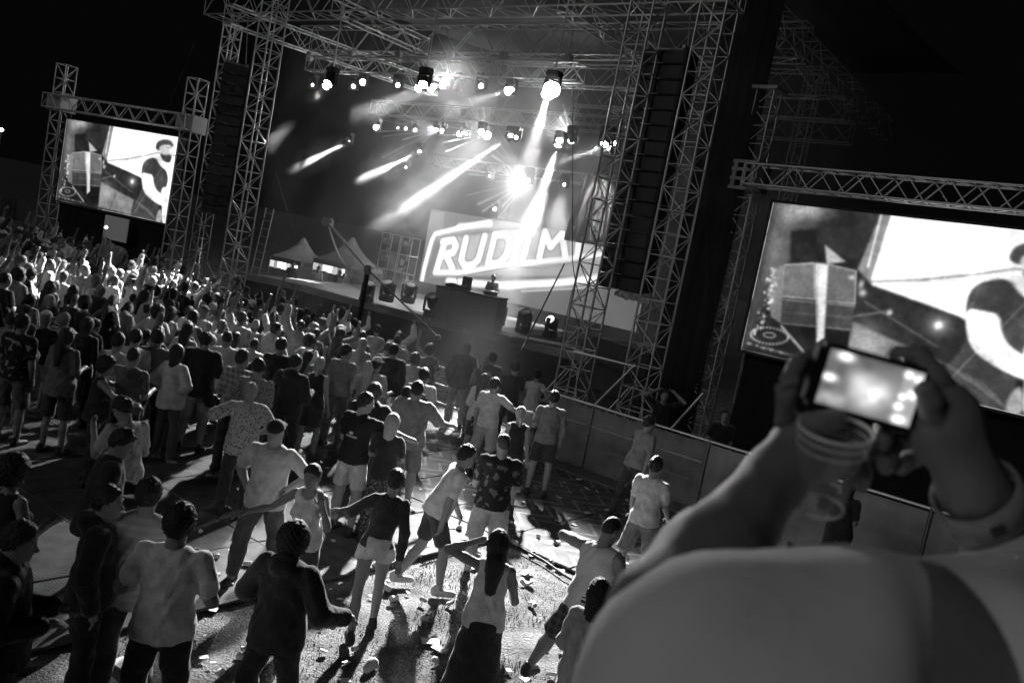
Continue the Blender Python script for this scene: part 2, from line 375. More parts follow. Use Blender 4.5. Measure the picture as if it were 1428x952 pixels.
        if top == 'hoodie':
            q.ell(neck - fw * .085 + sp * .0, (.115, .075, .085), np.stack([rt, fw, sp], 1), .03); q.ell(neck - fw * .03 + sp * .05, (.085, .06, .03), np.stack([rt, fw, sp], 1), .03)
        if top in ('polo', 'shirt', 'jacket'):
            q.cone(neck - sp * .02 - rt * .03, neck - sp * .02 + rt * .03, .062 * mu, .062 * mu, .01)
        if top != 'tank': q.ell(neck + sp * .05 + fw * .03, (.056 * mu, .065 * mu, .075), np.stack([rt, fw, sp], 1), .008, 'sub')
        if top not in ('tank',) and ln < 2:      # cut the sleeve ends flat
            pass
        q.ripple(1.0, folds({'hoodie': .006, 'loose': .007, 'jacket': .005, 'shirt': .0075}.get(top, .0062)))
        out['top'] = q.mesh()
    # ---- bottom
    spec = {'jeans': (.013, 1.86, 0), 'trousers': (.020, 1.9, .01), 'shorts': (.016, .80, .012), 'hotpants': (.012, .22, .012), 'swim': (.018, .98, .020), 'skirt': None, 'longskirt': None, 'leggings': (.006, 1.8, 0)}.get(bottom, 0)
    if spec != 0:
        q = G((lo[0], lo[1], 0), (hi[0], hi[1], pel[2] + .2)); R = np.stack([rt, fw, sp], 1)
        e = spec[0] if spec else .014
        q.ell(pel + sp * .01, (.157 * g + e, .112 * g + e, .12 + e), R, .04); q.cone(pel + sp * .02, pel + sp * .12, .12 * g + e, .115 * g + e, .04)
        if spec:
            for s_ in (-1, 1):
                hp, kn, an = leg[s_]; n = spec[1]; l1 = min(n, 1)
                q.cone(hp, hp + (kn - hp) * .5 * min(1, n), .094 * g + e * .3, .078 * mu + e * .5, .015)
                q.cone(hp + rt * s_ * .006, hp + (kn - hp) * l1 + rt * s_ * .012, .086 * g + e, .086 * g + e + (.058 * mu - .086 * g) * l1 + spec[2], .012)
                if n > 1: q.cone(kn, kn + (an - kn) * (n - 1), .064 * mu + e, .044 + e * 1.3 + .006, .03); q.cone(kn + (an - kn) * .33 - [0, .012, 0], kn + (an - kn) * .5 - [0, .012, 0], .060 * mu + e, .058 * mu + e, .02)
                if n < 1:
                    c = hp + (kn - hp) * l1; 
                    X, Y, Z = q._pts((slice(None),) * 3); d_ = unit(kn - hp); m = ((X - c[0]) * d_[0] + (Y - c[1]) * d_[1] + (Z - c[2]) * d_[2])
                    near = ((X - c[0]) ** 2 + (Y - c[1]) ** 2 + (Z - c[2]) ** 2) < .2 ** 2
                    q.v = np.where(near, np.maximum(q.v, m), q.v)
        else:
            L = .36 if bottom == 'skirt' else .62
            q.cone(pel - [0, 0, .02], pel - [0, 0, L], .158 + e, .20 if bottom == 'skirt' else .26, .05)
            q.cut(pel - [0, 0, L], (0, 0, -1))
        q.cut(pel + sp * (.11), sp); q.ripple(1.0, folds(.006)); out['bottom'] = q.mesh()
    # ---- shoes
    if shoe:
        for s_ in (-1, 1):
            hp, kn, an = leg[s_]; q = Grid(an - [.1, .14, .12], an + [.1, .26, .08], h * .75)
            tilt = 0 if an[2] < .12 else -.05
            a = an - [0, .045, .035 - tilt * .3]; b = an + [s_ * .012, .15, -.05 + tilt]
            q.cone(a, b, .044, .036, .02); q.cone(a + [0, 0, .03], a + [0, .02, .055], .046, .042, .02); q.cone(a - [0, 0, .01], b - [0, -.01, .004], .040, .036, .02)
            q.cut((0, 0, an[2] - .084 + (0 if tilt == 0 else -.05)), (0, 0, -1)); out['shoe%d' % s_] = q.mesh()
    # ---- hair / hat
    if hair:
        q = Grid(hc - [.17, .2, .45], hc + [.17, .2, .20], h * .7)
        R = RH
        if hair == 'buzz': q.ell(hc + hu * .020 - hf * .006, (.0775, .095, .108), R, 0); cp = hc + hf * .02 + hu * .03; q.cut(cp, unit(hf * .8 - hu * .55)); q.ripple(1, lambda X, Y, Z: .001 * np.sin(X * 200) * np.sin(Z * 210))
        else:
            th = {'short': .013, 'curly': .04, 'bun': .012, 'long': .016, 'tail': .012, 'messy': .024, 'bob': .022}.get(hair, .013)
            q.ell(hc + hu * .022 - hf * .008, (.077 + th, .094 + th, .107 + th), R, .02)
            if hair in ('short', 'messy', 'bun', 'tail'):
                q.cut(hc + hf * .062 + hu * .062, unit(hf * .8 - hu * .6)); q.cut(hc - hu * .048 - hf * .045, unit(-hu + hf * .55))
                q.ell(hc + hf * .045 - hu * .055, (.12, .088, .098), R, .012, 'sub')
            if hair == 'curly': q.cut(hc + hf * .06 + hu * .03, unit(hf * .9 - hu * .45)); q.cut(hc - hu * .10, -hu)
            if hair in ('long', 'bob'):
                q.cone(hc - hf * .04 - hu * .02, hc - hf * .055 - hu * (.15 if hair == 'bob' else .20), .088, .078, .03)
                if hair == 'long': q.cone(neck - fw * .085 + sp * .02, neck - fw * .12 - sp * .20, .082, .05, .04)
                q.ell(hc + hf * .095 - hu * .035, (.062, .10, .115), R, .015, 'sub'); q.cut(hc + hf * .055 + hu * .07, unit(hf * .9 + hu * .1)) if False else None
            if hair == 'bun': q.ell(hc - hf * .085 + hu * .10, (.042, .042, .04), R, .01)
            if hair == 'tail': q.cone(hc - hf * .10 + hu * .03, hc - hf * .15 - hu * .05, .03, .032, .01); q.cone(hc - hf * .15 - hu * .05, hc - hf * .13 - hu * .18, .032, .014, .01)
            if hair == 'tail' or hair == 'long':
                q.ripple(1, lambda X, Y, Z: .003 * np.sin(X * 150 + 5 * np.sin(Z * 16 + ph)) + .002 * np.sin(Y * 170))
            elif hair == 'curly': q.ripple(1, lambda X, Y, Z: .008 * (np.sin(X * 105 + ph) * np.sin(Y * 95) * np.sin(Z * 110)) + .004 * np.sin(X * 190 + Z * 150))
            else: q.ripple(1, lambda X, Y, Z: .006 * np.sin(X * 85 + 3 * np.sin(Z * 60 + ph)) * np.sin(Y * 80 + Z * 50) + .004 * np.sin(X * 230 + Y * 160 + 3 * np.sin(Z * 90)))
        out['hair'] = q.mesh()
    if hat:
        q = Grid(hc - [.2, .24, .12], hc + [.2, .24, .2], h * .65); R = RH
        q.ell(hc + hu * .04 - hf * .004, (.094, .108, .108), R, 0); q.cut(hc + hu * .052, unit(-hu * 1 - hf * .12))
        if hat == 'brim': q.ell(hc + hu * .05, (.165, .18, .010), R, .01)
        else:
            d = -1 if hat == 'capback' else 1
            q.ell(hc + hu * .05 + hf * d * .11, (.07, .085, .009), R, .008)
        out['hat'] = q.mesh()
    J = dict(pel=pel, sp=sp, rt=rt, fw=fw, chest=chest, neck=neck, hc=hc, hu=hu, hf=hf, hr=hr, arm=arm, leg=leg, shl=shl)
    for k_ in list(out):
        out[k_] = (out[k_][0] * S, out[k_][1])
    J = {k_: (v * S if k_ in ('pel', 'chest', 'neck', 'hc') else v) for k_, v in J.items()}
    J['arm'] = {s_: [p * S for p in arm[s_][:3]] + [arm[s_][3]] for s_ in arm}; J['S'] = S
    return out, J
# ----------------------------------------------------------------- plan of the place
DZ = 1.3; AZ = math.radians(-36.5); E1 = np.array([math.cos(AZ), math.sin(AZ), 0]); N1 = np.array([-math.sin(AZ), math.cos(AZ), 0])
P0 = AT((350, 210), 29.0); P0[2] = 0
def PL(px, d=0.0):                       # point of the photograph on the upright plane d metres behind the front towers
    r = ray(px); return EYE + r * (((P0 + N1 * d - EYE) @ N1) / (r @ N1))
def sd(p): q = np.asarray(p) - P0; return q @ E1, q @ N1
def wp(s, d, z): return P0 + E1 * s + N1 * d + np.array([0, 0, z])
def truss(name, p, q, w, h, label, group=None, m=None, seg=.62, rc=.027, rb=.014, cat='truss', side=None, roll=0, upright=False, maxb=280):
    """box truss: four chords, rungs and diagonals, each a part"""
    m = m or ALU; p = np.asarray(p, float); q = np.asarray(q, float); t = empty(name, p, label, cat, group); d = q - p; L = np.linalg.norm(d); u = d / L
    if side is None: side = unit(np.cross(u, [0, 0, 1])) if abs(u[2]) < .9 else E1
    side = unit(side - (side @ u) * u); up = np.cross(side, u)
    c = [side * w / 2 * a + up * h / 2 * b for a, b in ((-1, -1), (1, -1), (1, 1), (-1, 1))]
    for k in c: rod('chord', k, k + d, rc, m, t, 8)
    n = max(2, int(round(L / seg))); cnt = 0; n = min(n, maxb // 8)
    for i in range(n + 1):
        a = u * L * i / n
        for j in range(4):
            if i in (0, n) or (j % 2 == 0) or name.endswith('tower'): rod('rung', c[j] + a, c[(j + 1) % 4] + a, rb, m, t)
    for i in range(n):
        a = u * L * i / n; b = u * L * (i + 1) / n
        for j in range(4):
            k0, k1 = (c[j], c[(j + 1) % 4]) if (i + j) % 2 else (c[(j + 1) % 4], c[j])
            rod('diagonal', k0 + a, k1 + b, rb, m, t)
    return t
def tower(px_mid, d, top, w, label, z0=0, name='truss_tower', seg=.55, rc=.028, base=True):
    p = PL(px_mid, d); p[2] = z0; q = p.copy(); q[2] = top
    t = truss(name, p, q, w, w, label, 'truss towers of the stage', side=E1, seg=seg, rc=rc, cat='tower', maxb=300)
    add('base_plate', MB().box((0, 0, .03), (w * 2.2, w * 2.2, .06)).mesh('base_plate'), GREYM, t, rz=AZ)
    for a in (45, 135, 225, 315):
        v = rotz(math.radians(a) + AZ) @ [1.15, 0, 0]; rod('outrigger', (v[0], v[1], .07), (v[0] * .2, v[1] * .2, 1.5), .022, ALU, t)
    return t
TOPZ = PL((640, 10))[2]
tLI = tower((352, 210), 0, TOPZ + 1.2, .60, 'left front truss tower of the stage roof, rising out of the crowd', seg=.5)
tLO = tower((300, 200), 3.0, TOPZ + .6, .52, 'darker truss tower just behind and left of the left front stage tower')
tRI = tower((848, 290), 0, TOPZ + 2, .60, 'truss tower left of the hanging black speaker column on the stage right side', seg=.5)
tRO = tower((945, 290), 0, TOPZ + 2.4, .62, 'truss tower right of the hanging black speaker column, behind the hoarding', seg=.5)
# front truss and roof trusses
zf = TOPZ + .35
a = PL((308, 14)); b = PL((1024, 3))
def span(px1, px2, d, w, h, label, z=None, seg=.62, rb=.013, name='roof_truss', rc=.026):
    a = PL(px1, d); b = PL(px2, d); zz = (a[2] + b[2]) / 2 if z is None else z; a[2] = b[2] = zz
    return truss(name, a, b, w, h, label, 'trusses of the stage roof', side=N1, seg=seg, rb=rb, rc=rc)
span((300, 12), (1030, -2), 0.45, .8, .9, 'long front truss across the top of the stage opening', z=TOPZ + .45, seg=.75)
span((425, 56), (1125, 60), 5.0, .55, .95, 'second roof truss behind the front one, above the row of hoists', seg=.85)
span((432, 94), (812, 97), 4.2, .42, .52, 'lighting truss carrying the upper row of glowing lamps', seg=.55)
span((700, 112), (1150, 108), 10, .5, .8, 'roof truss behind the speaker column at the stage right', seg=.8)
span((800, 140), (1185, 146), 13, .5, .8, 'back roof truss level with the lamps behind the speaker column', seg=.8)
span((520, 158), (900, 168), 15.5, .5, .7, 'far truss in the haze behind the lower row of lamps', seg=.7)
span((795, 168), (1190, 176), 15.8, .5, .8, 'lowest of the back trusses right of the speaker column', seg=.8)
span((600, 236), (850, 240), 17, .4, .5, 'low back truss hanging in the haze above the video wall', seg=.6)
def deep(px, d0, d1, dz, label, w=.5, h=.7):
    a = PL(px, d0); s, _ = sd(a); b = wp(s, d1, a[2] + dz)
    return truss('roof_truss', a, b, w, h, label, 'trusses of the stage roof', seg=.8)
deep((318, 20), .9, 12, .3, 'roof edge truss running back from the left front corner')
deep((470, 10), .9, 5, 0, 'cross truss running back from the front truss, left one', .5, .5)
deep((790, 4), .9, 12, 0, 'cross truss running back from the front truss above the brightest lamp', .5, .5)
deep((1020, -30), .9, 15, -.2, 'roof edge truss running back on the right of the stage')
# back towers on the right
for px, d, top, lb in (((1122, 170), 14, 8.6, 'dim back truss tower right of the stage above the right video screen'), ((962, 470), 7, 4.6, 'low scaffold tower in the dark under the tarpaulin')):
    p = PL(px, d); z0 = 0; q = p.copy(); q[2] = PL((px[0], 95), d)[2] if px[0] > 1000 else p[2] + .3; p[2] = 0
    truss('truss_tower', p, q, .5, .5, lb, 'truss towers of the stage', side=E1, cat='tower', seg=.7)
# hoist boxes on the lighting truss
for px, lb in (((432, 79), 'hoist at the left end of the lighting truss'), ((490, 79), 'hoist second from the left end of the lighting truss'), ((556, 79), 'hoist in the middle above the lighting truss'), ((628, 80), 'hoist above the fourth and fifth glowing lamps'), ((702, 81), 'hoist right of the middle of the lighting truss'), ((792, 84), 'hoist nearest the right end of the lighting truss')):
    p = PL(px, 4.2); t = empty('chain_hoist', p, 'small grey ' + lb, 'hoist', 'chain hoists over the lighting truss', rz=AZ)
    add('motor_housing', MB().box((0, 0, 0), (.26, .22, .34)).mesh('motor_housing', bevel=.03), GREYM, t); rod('chain', (0, 0, .17), (0, 0, .9), .012, GREYM, t); rod('hook', (0, 0, -.17), (0, 0, -.33), .02, GREYM, t)
# black side scrims
def quad_sheet(name, pts, m, label, cat, bulge=.05, nx=24, nz=24, kind=None, thick=.01):
    p = [np.asarray(x, float) for x in pts]; V = []; F = []; nrm = unit(np.cross(p[1] - p[0], p[3] - p[0]))
    for j in range(nz + 1):
        for i in range(nx + 1):
            u, v = i / nx, j / nz; q = (p[0] * (1 - u) + p[1] * u) * (1 - v) + (p[3] * (1 - u) + p[2] * u) * v
            V.append(q + nrm * bulge * (math.sin(u * 31 + math.sin(v * 5) * 2) * .6 + math.sin(u * 13 + v * 7) * .6))
    for j in range(nz):
        for i in range(nx): a = j * (nx + 1) + i; F.append([a, a + 1, a + nx + 2, a + nx + 1])
    V = np.array(V); n0 = len(V); F = np.array(F)
    V = np.vstack([V, V - nrm * thick]); F = np.vstack([F, F[:, ::-1] + n0])
    return add(name, np_mesh(name, V, F), m, None, label=label, cat=cat, kind=kind)
bz = 9.9
quad_sheet('black_drape', [wp(sd(PL((972, 200), 1.5))[0], 1.5, .3), wp(sd(PL((1030, 300), 1.5))[0], 1.5, .3), wp(sd(PL((1030, 300), 1.5))[0], 1.5, TOPZ + .8), wp(sd(PL((972, 200), 1.5))[0], 1.5, TOPZ + .8)], RUB, 'tall black scrim cloth hanging right of the right front stage tower', 'drape')
s1 = sd(PL((870, 250), 17))[0]; s0 = sd(PL((400, 300), 19))[0]
quad_sheet('black_drape', [wp(-4.2, 19.5, DZ + .01), wp(s1 + 2.2, 19.5, DZ + .01), wp(s1 + 2.2, 19.5, 9.6), wp(-4.2, 19.5, 9.6)], mat('backdrop_cloth', .05, .95, var=.2, scale=1.5), 'wide dark backdrop cloth closing the rear of the stage', 'backdrop', .12, 60, 10)
sR = sd(PL((862, 250), 12))[0]
quad_sheet('side_drape', [wp(sR + .3, 12.6, 1.31), wp(sR + .5, 18.6, 1.31), wp(sR + .5, 18.6, 8.2), wp(sR + .3, 12.6, 8.2)], mat('side_cloth', .22, .9, var=.2, scale=2), 'pale side drape beside the video wall catching stripes of light', 'drape', .1, 40, 10)
sa, sb = sd(PL((797, 300), 11.8))[0], sd(PL((866, 300), 11.8))[0]
quad_sheet('side_drape', [wp(sa, 11.6, 4.9), wp(sb, 11.6, 4.9), wp(sb, 11.6, 7.6), wp(sa + .4, 11.6, 7.6)], mat('side_cloth'), 'gathered pale cloth right of the beam above the video wall, striped by a lamp', 'drape', .07, 40, 10)
# roof skin
quad_sheet('roof_sheet', [wp(-2.5, -.2, TOPZ + 1.6), wp(sd(b)[0] + 1, -.2, TOPZ + 1.6), wp(sd(b)[0] + 1, 17, TOPZ + 3.2), wp(-2.5, 17, TOPZ + 3.2)], RUB, 'dark roof sheet over the stage seen from below', 'roof', .06)
# ----------------------------------------------------------------- stage deck

def slab(name, poly, z0, z1, m, **k):
    q = MB(); n = len(poly); q.V = [(p[0], p[1], z0) for p in poly] + [(p[0], p[1], z1) for p in poly]; q.F = [list(range(n))[::-1], list(range(n, 2 * n))] + [[i, (i + 1) % n, n + (i + 1) % n, n + i] for i in range(n)]
    return add(name, q.mesh(name), m, **k)
deckpts = [G((335, 380), DZ), G((420, 398), DZ), G((530, 427), DZ), G((646, 456), DZ), G((789, 486), DZ), G((850, 504), DZ)]
pe = wp(s1 + 2, 4, 0); back = [wp(s1 + 2.4, 20, 0), wp(-4.6, 20, 0)]
st = empty('stage_deck', (0, 0, 0), 'black fronted stage deck with pale worn floor below the video wall', 'stage')
slab('deck', [p[:2] for p in deckpts + [pe] + back], DZ - .22, DZ, mat('stage_floor', .16, .33, var=.4, scale=1.3, bump=.05, spec=.5), parent=st)
sk = [p[:2] + N1[:2] * .15 for p in deckpts + [pe]] + [p[:2] - N1[:2] * .1 for p in back]
slab('skirt', sk, 0.01, DZ - .222, RUB, parent=st)
for i in range(len(deckpts) - 1):
    a_, b_ = deckpts[i], deckpts[i + 1]; rod('edge_rail', (a_[0], a_[1], DZ + .02), (b_[0], b_[1], DZ + .02), .035, GREYM, st)
# ----------------------------------------------------------------- video screens
def raster(w, h):
    return np.stack(np.meshgrid((np.arange(w) + .5), (np.arange(h) + .5)), -1)
def chaikin(p, n=2, closed=True):
    p = [np.asarray(x, float) for x in p]
    for _ in range(n):
        q = []; m = len(p)
        for i in range(m if closed else m - 1):
            a, b = p[i], p[(i + 1) % m]; q += [a * .75 + b * .25, a * .25 + b * .75]
        p = q if closed else [p[0]] + q + [p[-1]]
    return p
class Paint:
    def __init__(s, w, h, bg, tf): s.c = np.full((h, w), bg, float); s.w, s.h, s.tf = w, h, tf; s.g = raster(w, h)
    def P(s, pts): return np.array([s.tf(p) for p in pts]) * [s.w, s.h]
    def poly(s, pts, v, soft=.8, a=1.0):
        p = s.P(pts); n = len(p); x, y = s.g[..., 0], s.g[..., 1]; ins = np.zeros(x.shape, bool); dm = np.full(x.shape, 1e9)
        for i in range(n):
            A, B = p[i], p[(i + 1) % n]; c = (A[1] > y) != (B[1] > y)
            ins ^= c & (x < (B[0] - A[0]) * (y - A[1]) / (B[1] - A[1] + 1e-9) + A[0])
            ab = B - A; t = np.clip(((x - A[0]) * ab[0] + (y - A[1]) * ab[1]) / (ab @ ab + 1e-9), 0, 1); dm = np.minimum(dm, np.hypot(x - A[0] - ab[0] * t, y - A[1] - ab[1] * t))
        m = np.clip(.5 + np.where(ins, dm, -dm) / (2 * soft), 0, 1) * a; s.c = s.c * (1 - m) + v * m
    def line(s, pts, wd, v, soft=.7, a=1.0):
        p = s.P(pts); x, y = s.g[..., 0], s.g[..., 1]; dm = np.full(x.shape, 1e9)
        for A, B in zip(p[:-1], p[1:]):
            ab = B - A; t = np.clip(((x - A[0]) * ab[0] + (y - A[1]) * ab[1]) / (ab @ ab + 1e-9), 0, 1); dm = np.minimum(dm, np.hypot(x - A[0] - ab[0] * t, y - A[1] - ab[1] * t))
        m = np.clip(.5 + (wd / 2 - dm) / (2 * soft), 0, 1) * a; s.c = s.c * (1 - m) + v * m
    def glow(s, p, rx, ry, v, pw=1.0):
        q = s.P([p])[0]; r = ((s.g[..., 0] - q[0]) / rx) ** 2 + ((s.g[..., 1] - q[1]) / ry) ** 2; s.c = s.c + v * np.exp(-r ** pw)
def noise2(w, h, sc, seed):
    r = np.random.RandomState(seed); a = r.rand(int(h / sc) + 3, int(w / sc) + 3); yy = np.linspace(0, h / sc, h); xx = np.linspace(0, w / sc, w)
    y0 = yy.astype(int); x0 = xx.astype(int); fy = (yy - y0)[:, None]; fx = (xx - x0)[None]
    return (a[y0][:, x0] * (1 - fx) + a[y0][:, x0 + 1] * fx) * (1 - fy) + (a[y0 + 1][:, x0] * (1 - fx) + a[y0 + 1][:, x0 + 1] * fx) * fy
def screen_mesh(name, c, wfun):
    h, w = c.shape; V = np.array([wfun(i / w, 1 - j / h) for j in range(h + 1) for i in range(w + 1)])
    F = []; 
    J, I = np.mgrid[0:h, 0:w]; a = (J * (w + 1) + I).ravel(); F = np.stack([a + w + 1, a + w + 2, a + 1, a], 1)
    me = np_mesh(name, V, F, False); at = me.color_attributes.new('picture', 'FLOAT_COLOR', 'CORNER')
    col = np.repeat(c.ravel(), 4); rgba = np.stack([col, col, col * 1.0, np.ones_like(col)], 1).astype(np.float32); at.data.foreach_set('color', rgba.ravel()); return me
def screen_mat(name, strength):
    m = bpy.data.materials.new(name); m.use_nodes = True; nt = m.node_tree; b = nt.nodes['Principled BSDF']; b.inputs['Base Color'].default_value = (.01, .01, .01, 1); b.inputs['Roughness'].default_value = .5
    a = nt.nodes.new('ShaderNodeVertexColor'); a.layer_name = 'picture'; nt.links.new(a.outputs[0], b.inputs['Emission Color']); b.inputs['Emission Strength'].default_value = strength; return m
def tfL(p):      # corners of the left screen in the close-up the picture was traced from
    q = np.asarray(p, float) - (293, 275); M_ = np.array([[497., -52.], [84., 371.]]); return np.linalg.solve(M_, q)
pw, phh = 288, 162; pc = Paint(pw, phh, .022, tfL)
pc.poly([(293, 275), (385, 285), (370, 420), (330, 430), (290, 470), (262, 600), (247, 637)], .10, 6)
pc.glow((350, 292), 22, 9, .45); pc.glow((325, 320), 9, 12, .2); pc.glow((300, 400), 9, 22, .10); pc.glow((500, 300), 20, 30, .05)
pc.poly([(330, 345), (400, 340), (480, 420), (470, 445), (330, 440)], .018, 2); pc.poly([(378, 330), (480, 345), (468, 400), (440, 410), (385, 395)], .04, 3)
pc.poly([(395, 380), (432, 418), (400, 424)], .5, 1); pc.poly([(455, 435), (490, 310), (505, 310), (480, 470)], .28, 1.2); pc.line([(491, 309), (472, 430)], 1.6, .85)
pc.poly([(508, 307), (800, 352), (775, 560), (745, 620), (622, 530), (482, 470), (480, 455)], 1.25, 1.6)
nz = noise2(pw, phh, 9, 3); m_ = pc.c > 1; pc.c = np.where(m_, 1.0 + .25 * nz, pc.c)
pc.line([(700, 330), (690, 360)], 3, .6, 3, .5); pc.line([(760, 345), (750, 375)], 6, .5, 4, .5); pc.poly([(660, 350), (790, 362), (780, 400), (700, 385)], .75, 6, .45)
pc.line([(482, 462), (560, 455), (640, 440), (700, 425), (790, 440)], 2.2, .30, 1.2); pc.line([(482, 468), (640, 452)], 1.2, .6, 1, .6)
pc.poly([(440, 478), (482, 474), (622, 532), (600, 640), (560, 610), (450, 545)], .028, 1.5); pc.line([(470, 510), (590, 600)], 1.2, .14, 1); pc.line([(450, 545), (600, 640)], 2.5, .02, 1.2)
pc.poly([(452, 560), (596, 632), (586, 700), (438, 668)], .24, 2); pc.glow((470, 600), 16, 16, .22); pc.glow((540, 650), 12, 9, .10); pc.line([(520, 600), (490, 680)], .8, .08)
pc.glow((590, 552), 3.2, 3.2, 1.1); pc.glow((511, 531), 2.2, 2.2, .8); pc.glow((590, 552), 9, 8, .25); pc.line([(450, 545), (510, 528)], 1.4, .2, 1.2)
pc.poly([(320, 430), (376, 424), (381, 510), (317, 507)], .17, 1); pc.line([(320, 430), (376, 424), (381, 510), (317, 507), (320, 430)], 1.0, .5, .5)
pc.poly([(402, 426), (452, 440), (452, 516), (402, 513)], .15, 1); pc.line([(402, 426), (452, 440), (452, 516), (402, 513)], .9, .45, .5)
pc.poly([(317, 514), (452, 521), (448, 575), (318, 572)], .07, 1); pc.line([(317, 514), (452, 521)], .8, .38, .5); pc.line([(320, 545), (450, 548)], .9, .16, .8); pc.line([(318, 573), (448, 576)], .8, .3, .5)
pc.poly([(355, 578), (446, 580), (440, 660), (372, 650)], .010, 1); pc.poly([(379, 424), (402, 426), (400, 600), (388, 612), (384, 520)], .78, 1.2); pc.line([(384, 430), (388, 600)], 1, .35, .7)
pc.poly([(300, 440), (320, 430), (318, 572), (300, 560), (290, 500)], .22, 1)
r = np.random.RandomState(5)
for i in range(60):
    y_ = 440 + 170 * i / 60; x_ = 300 - (y_ - 440) * .17 + r.rand() * 22 - 8; pc.glow((x_, y_), .8 + r.rand() * .9, .7 + r.rand() * .8, r.rand() * .9 - .15)
for a_ in np.linspace(0, 2 * math.pi, 34): pc.glow((297 + 37 * math.cos(a_), 606 + 20 * math.sin(a_)), .9, .8, .6)
pc.poly([(297 + 27 * math.cos(a_), 604 + 14 * math.sin(a_)) for a_ in np.linspace(0, 6.28, 24)], .012, .8); pc.line([(297 + 12 * math.cos(a_), 604 + 6 * math.sin(a_)) for a_ in np.linspace(0, 6.28, 16)], .8, .4)
for i in range(26): pc.glow((255 + i * 4.6, 628 + i * 1.0 + 3 * r.rand()), 1, .9, .7 * r.rand())
pc.line([(320, 580), (372, 648)], 1.8, .5); pc.glow((465, 490), 3, 3, .5); pc.glow((462, 470), 2, 4, .5); pc.glow((445, 455), 3, 2, .4)
# the performer in the picture
ck = chaikin
pc.poly(ck([(688, 408), (692, 386), (706, 371), (735, 366), (762, 378), (768, 402), (750, 400), (706, 420)]), .10, 1.2)
pc.poly(ck([(702, 398), (735, 388), (762, 398), (764, 440), (738, 466), (712, 444)], 2), .60, 1.2); pc.poly(ck([(750, 400), (766, 400), (764, 440), (752, 440)]), .85, 1.5)
pc.poly(ck([(708, 424), (726, 436), (745, 432), (760, 436), (752, 470), (728, 466), (712, 448)]), .07, 1.4); pc.line([(736, 404), (758, 404)], 1.4, .10); pc.line([(742, 430), (756, 432)], 1, .3)
pc.poly(ck([(688, 438), (714, 440), (722, 474), (700, 480)]), .85, 1)
torso = ck([(654, 452), (690, 443), (706, 478), (738, 503), (744, 540), (738, 570), (716, 610), (706, 660), (692, 724), (640, 716), (584, 702), (588, 664), (606, 636), (628, 600), (634, 560), (628, 510), (636, 470)], 2)
pc.poly(torso, .075, 1.2); pc.glow((715, 530), 5, 12, .05); pc.glow((650, 470), 6, 6, .05); pc.glow((690, 560), 6, 14, .04)
for k_ in range(9): pc.line(ck([(600 + k_ * 7, 632 + k_ * 4), (622 + k_ * 8, 656 + k_ * 6), (652 + k_ * 6, 664 + k_ * 8)], 2, False), .8, .16 + .05 * (k_ % 3), .9, .7)
pc.line(ck([(722, 480), (700, 520), (650, 600), (596, 694)], 2, False), .8, .32, .6, .8); pc.line(ck([(640, 500), (634, 515), (678, 522)], 1, False), 1, .2, .8)
pc.poly(ck([(630, 513), (655, 516), (680, 522), (682, 555), (692, 585), (722, 610), (750, 622), (748, 650), (728, 656), (700, 646), (664, 622), (640, 596), (632, 556)], 2), 1.0, 1.1); pc.poly(ck([(640, 540), (650, 600), (700, 640), (690, 640), (645, 604), (634, 560)]), .7, 1.5, .6)
pc.poly(ck([(718, 576), (734, 570), (744, 596), (752, 630), (746, 680), (742, 732), (714, 724), (720, 650), (712, 610)]), .8, 1.2); pc.poly(ck([(690, 722), (700, 680), (714, 664), (718, 726)]), .45, 1.4)
for k_ in range(4): pc.line([(722 + k_ * 6, 612), (726 + k_ * 6, 632)], .9, .45, .8)
def soften(c, n=1):
    for _ in range(n): c = (np.roll(c, 1, 0) + np.roll(c, -1, 0) + np.roll(c, 1, 1) + np.roll(c, -1, 1) + 2 * c) / 6
    return c
pc.c = soften(pc.c, 2); tex = .45 * noise2(pw, phh, 24, 11) + .3 * noise2(pw, phh, 8, 12) + .25 * noise2(pw, phh, 3, 13)
hi_ = np.clip((pc.c - .75) * 4, 0, 1); pc.c = pc.c * (1 + (1 - hi_) * 1.1 * (tex - .5)) + (1 - hi_) * .05 * np.clip(tex - .45, 0, 1)
streak = noise2(pw, phh, 5, 21)[:, :] * np.linspace(1, .3, phh)[:, None]; pc.c = np.where(hi_ > .5, pc.c * (.80 + .35 * noise2(pw, phh, 16, 22)), pc.c)
pc.c = np.clip(pc.c * (1 + .16 * (noise2(pw, phh, 2, 9) - .5)), .004, 1.5)
SMAT = screen_mat('screen_picture', 1.15)
def video_screen(x, y, az, z0, hgt, label, tw, wide=16 / 9):
    w = hgt * wide; t = empty('video_screen', (x, y, z0), label, 'video screen', rz=az)
    me = screen_mesh('picture', pc.c ** 1.15, lambda u, v: (u * w, 0, v * hgt)); add('picture', me, SMAT, t)
    add('panel_housing', MB().box((w / 2, .16, hgt / 2), (w + .04, .3, hgt + .04)).mesh('panel_housing'), BLK, t)
    q = MB()
    for (cx, cz, sx, sz) in ((w / 2, -.03, w + .12, .055), (w / 2, hgt + .03, w + .12, .055)): q.box((cx, .14, cz), (sx, .34, sz))
    for cx in (-.035, w + .035): q.box((cx, .14, hgt / 2), (.055, .34, hgt + .0))
    add('frame', q.mesh('frame'), BLK, t); return t, w
# ----------------------------------------------------------------- the two side screens on their trusses
ST = mat('screen_truss', .5, .45, .8, var=.2, scale=5)
def post(px, y, ztop, w, label, side, seg=.5):
    p = AT(px, y); z = p[2]; q = p.copy(); p[2] = 0; q[2] = ztop
    t = truss('truss_tower', p, q, w, w, label, 'truss towers of the video screens', side=side, seg=seg, cat='tower', m=ST, rc=.022, rb=.012)
    return t, p
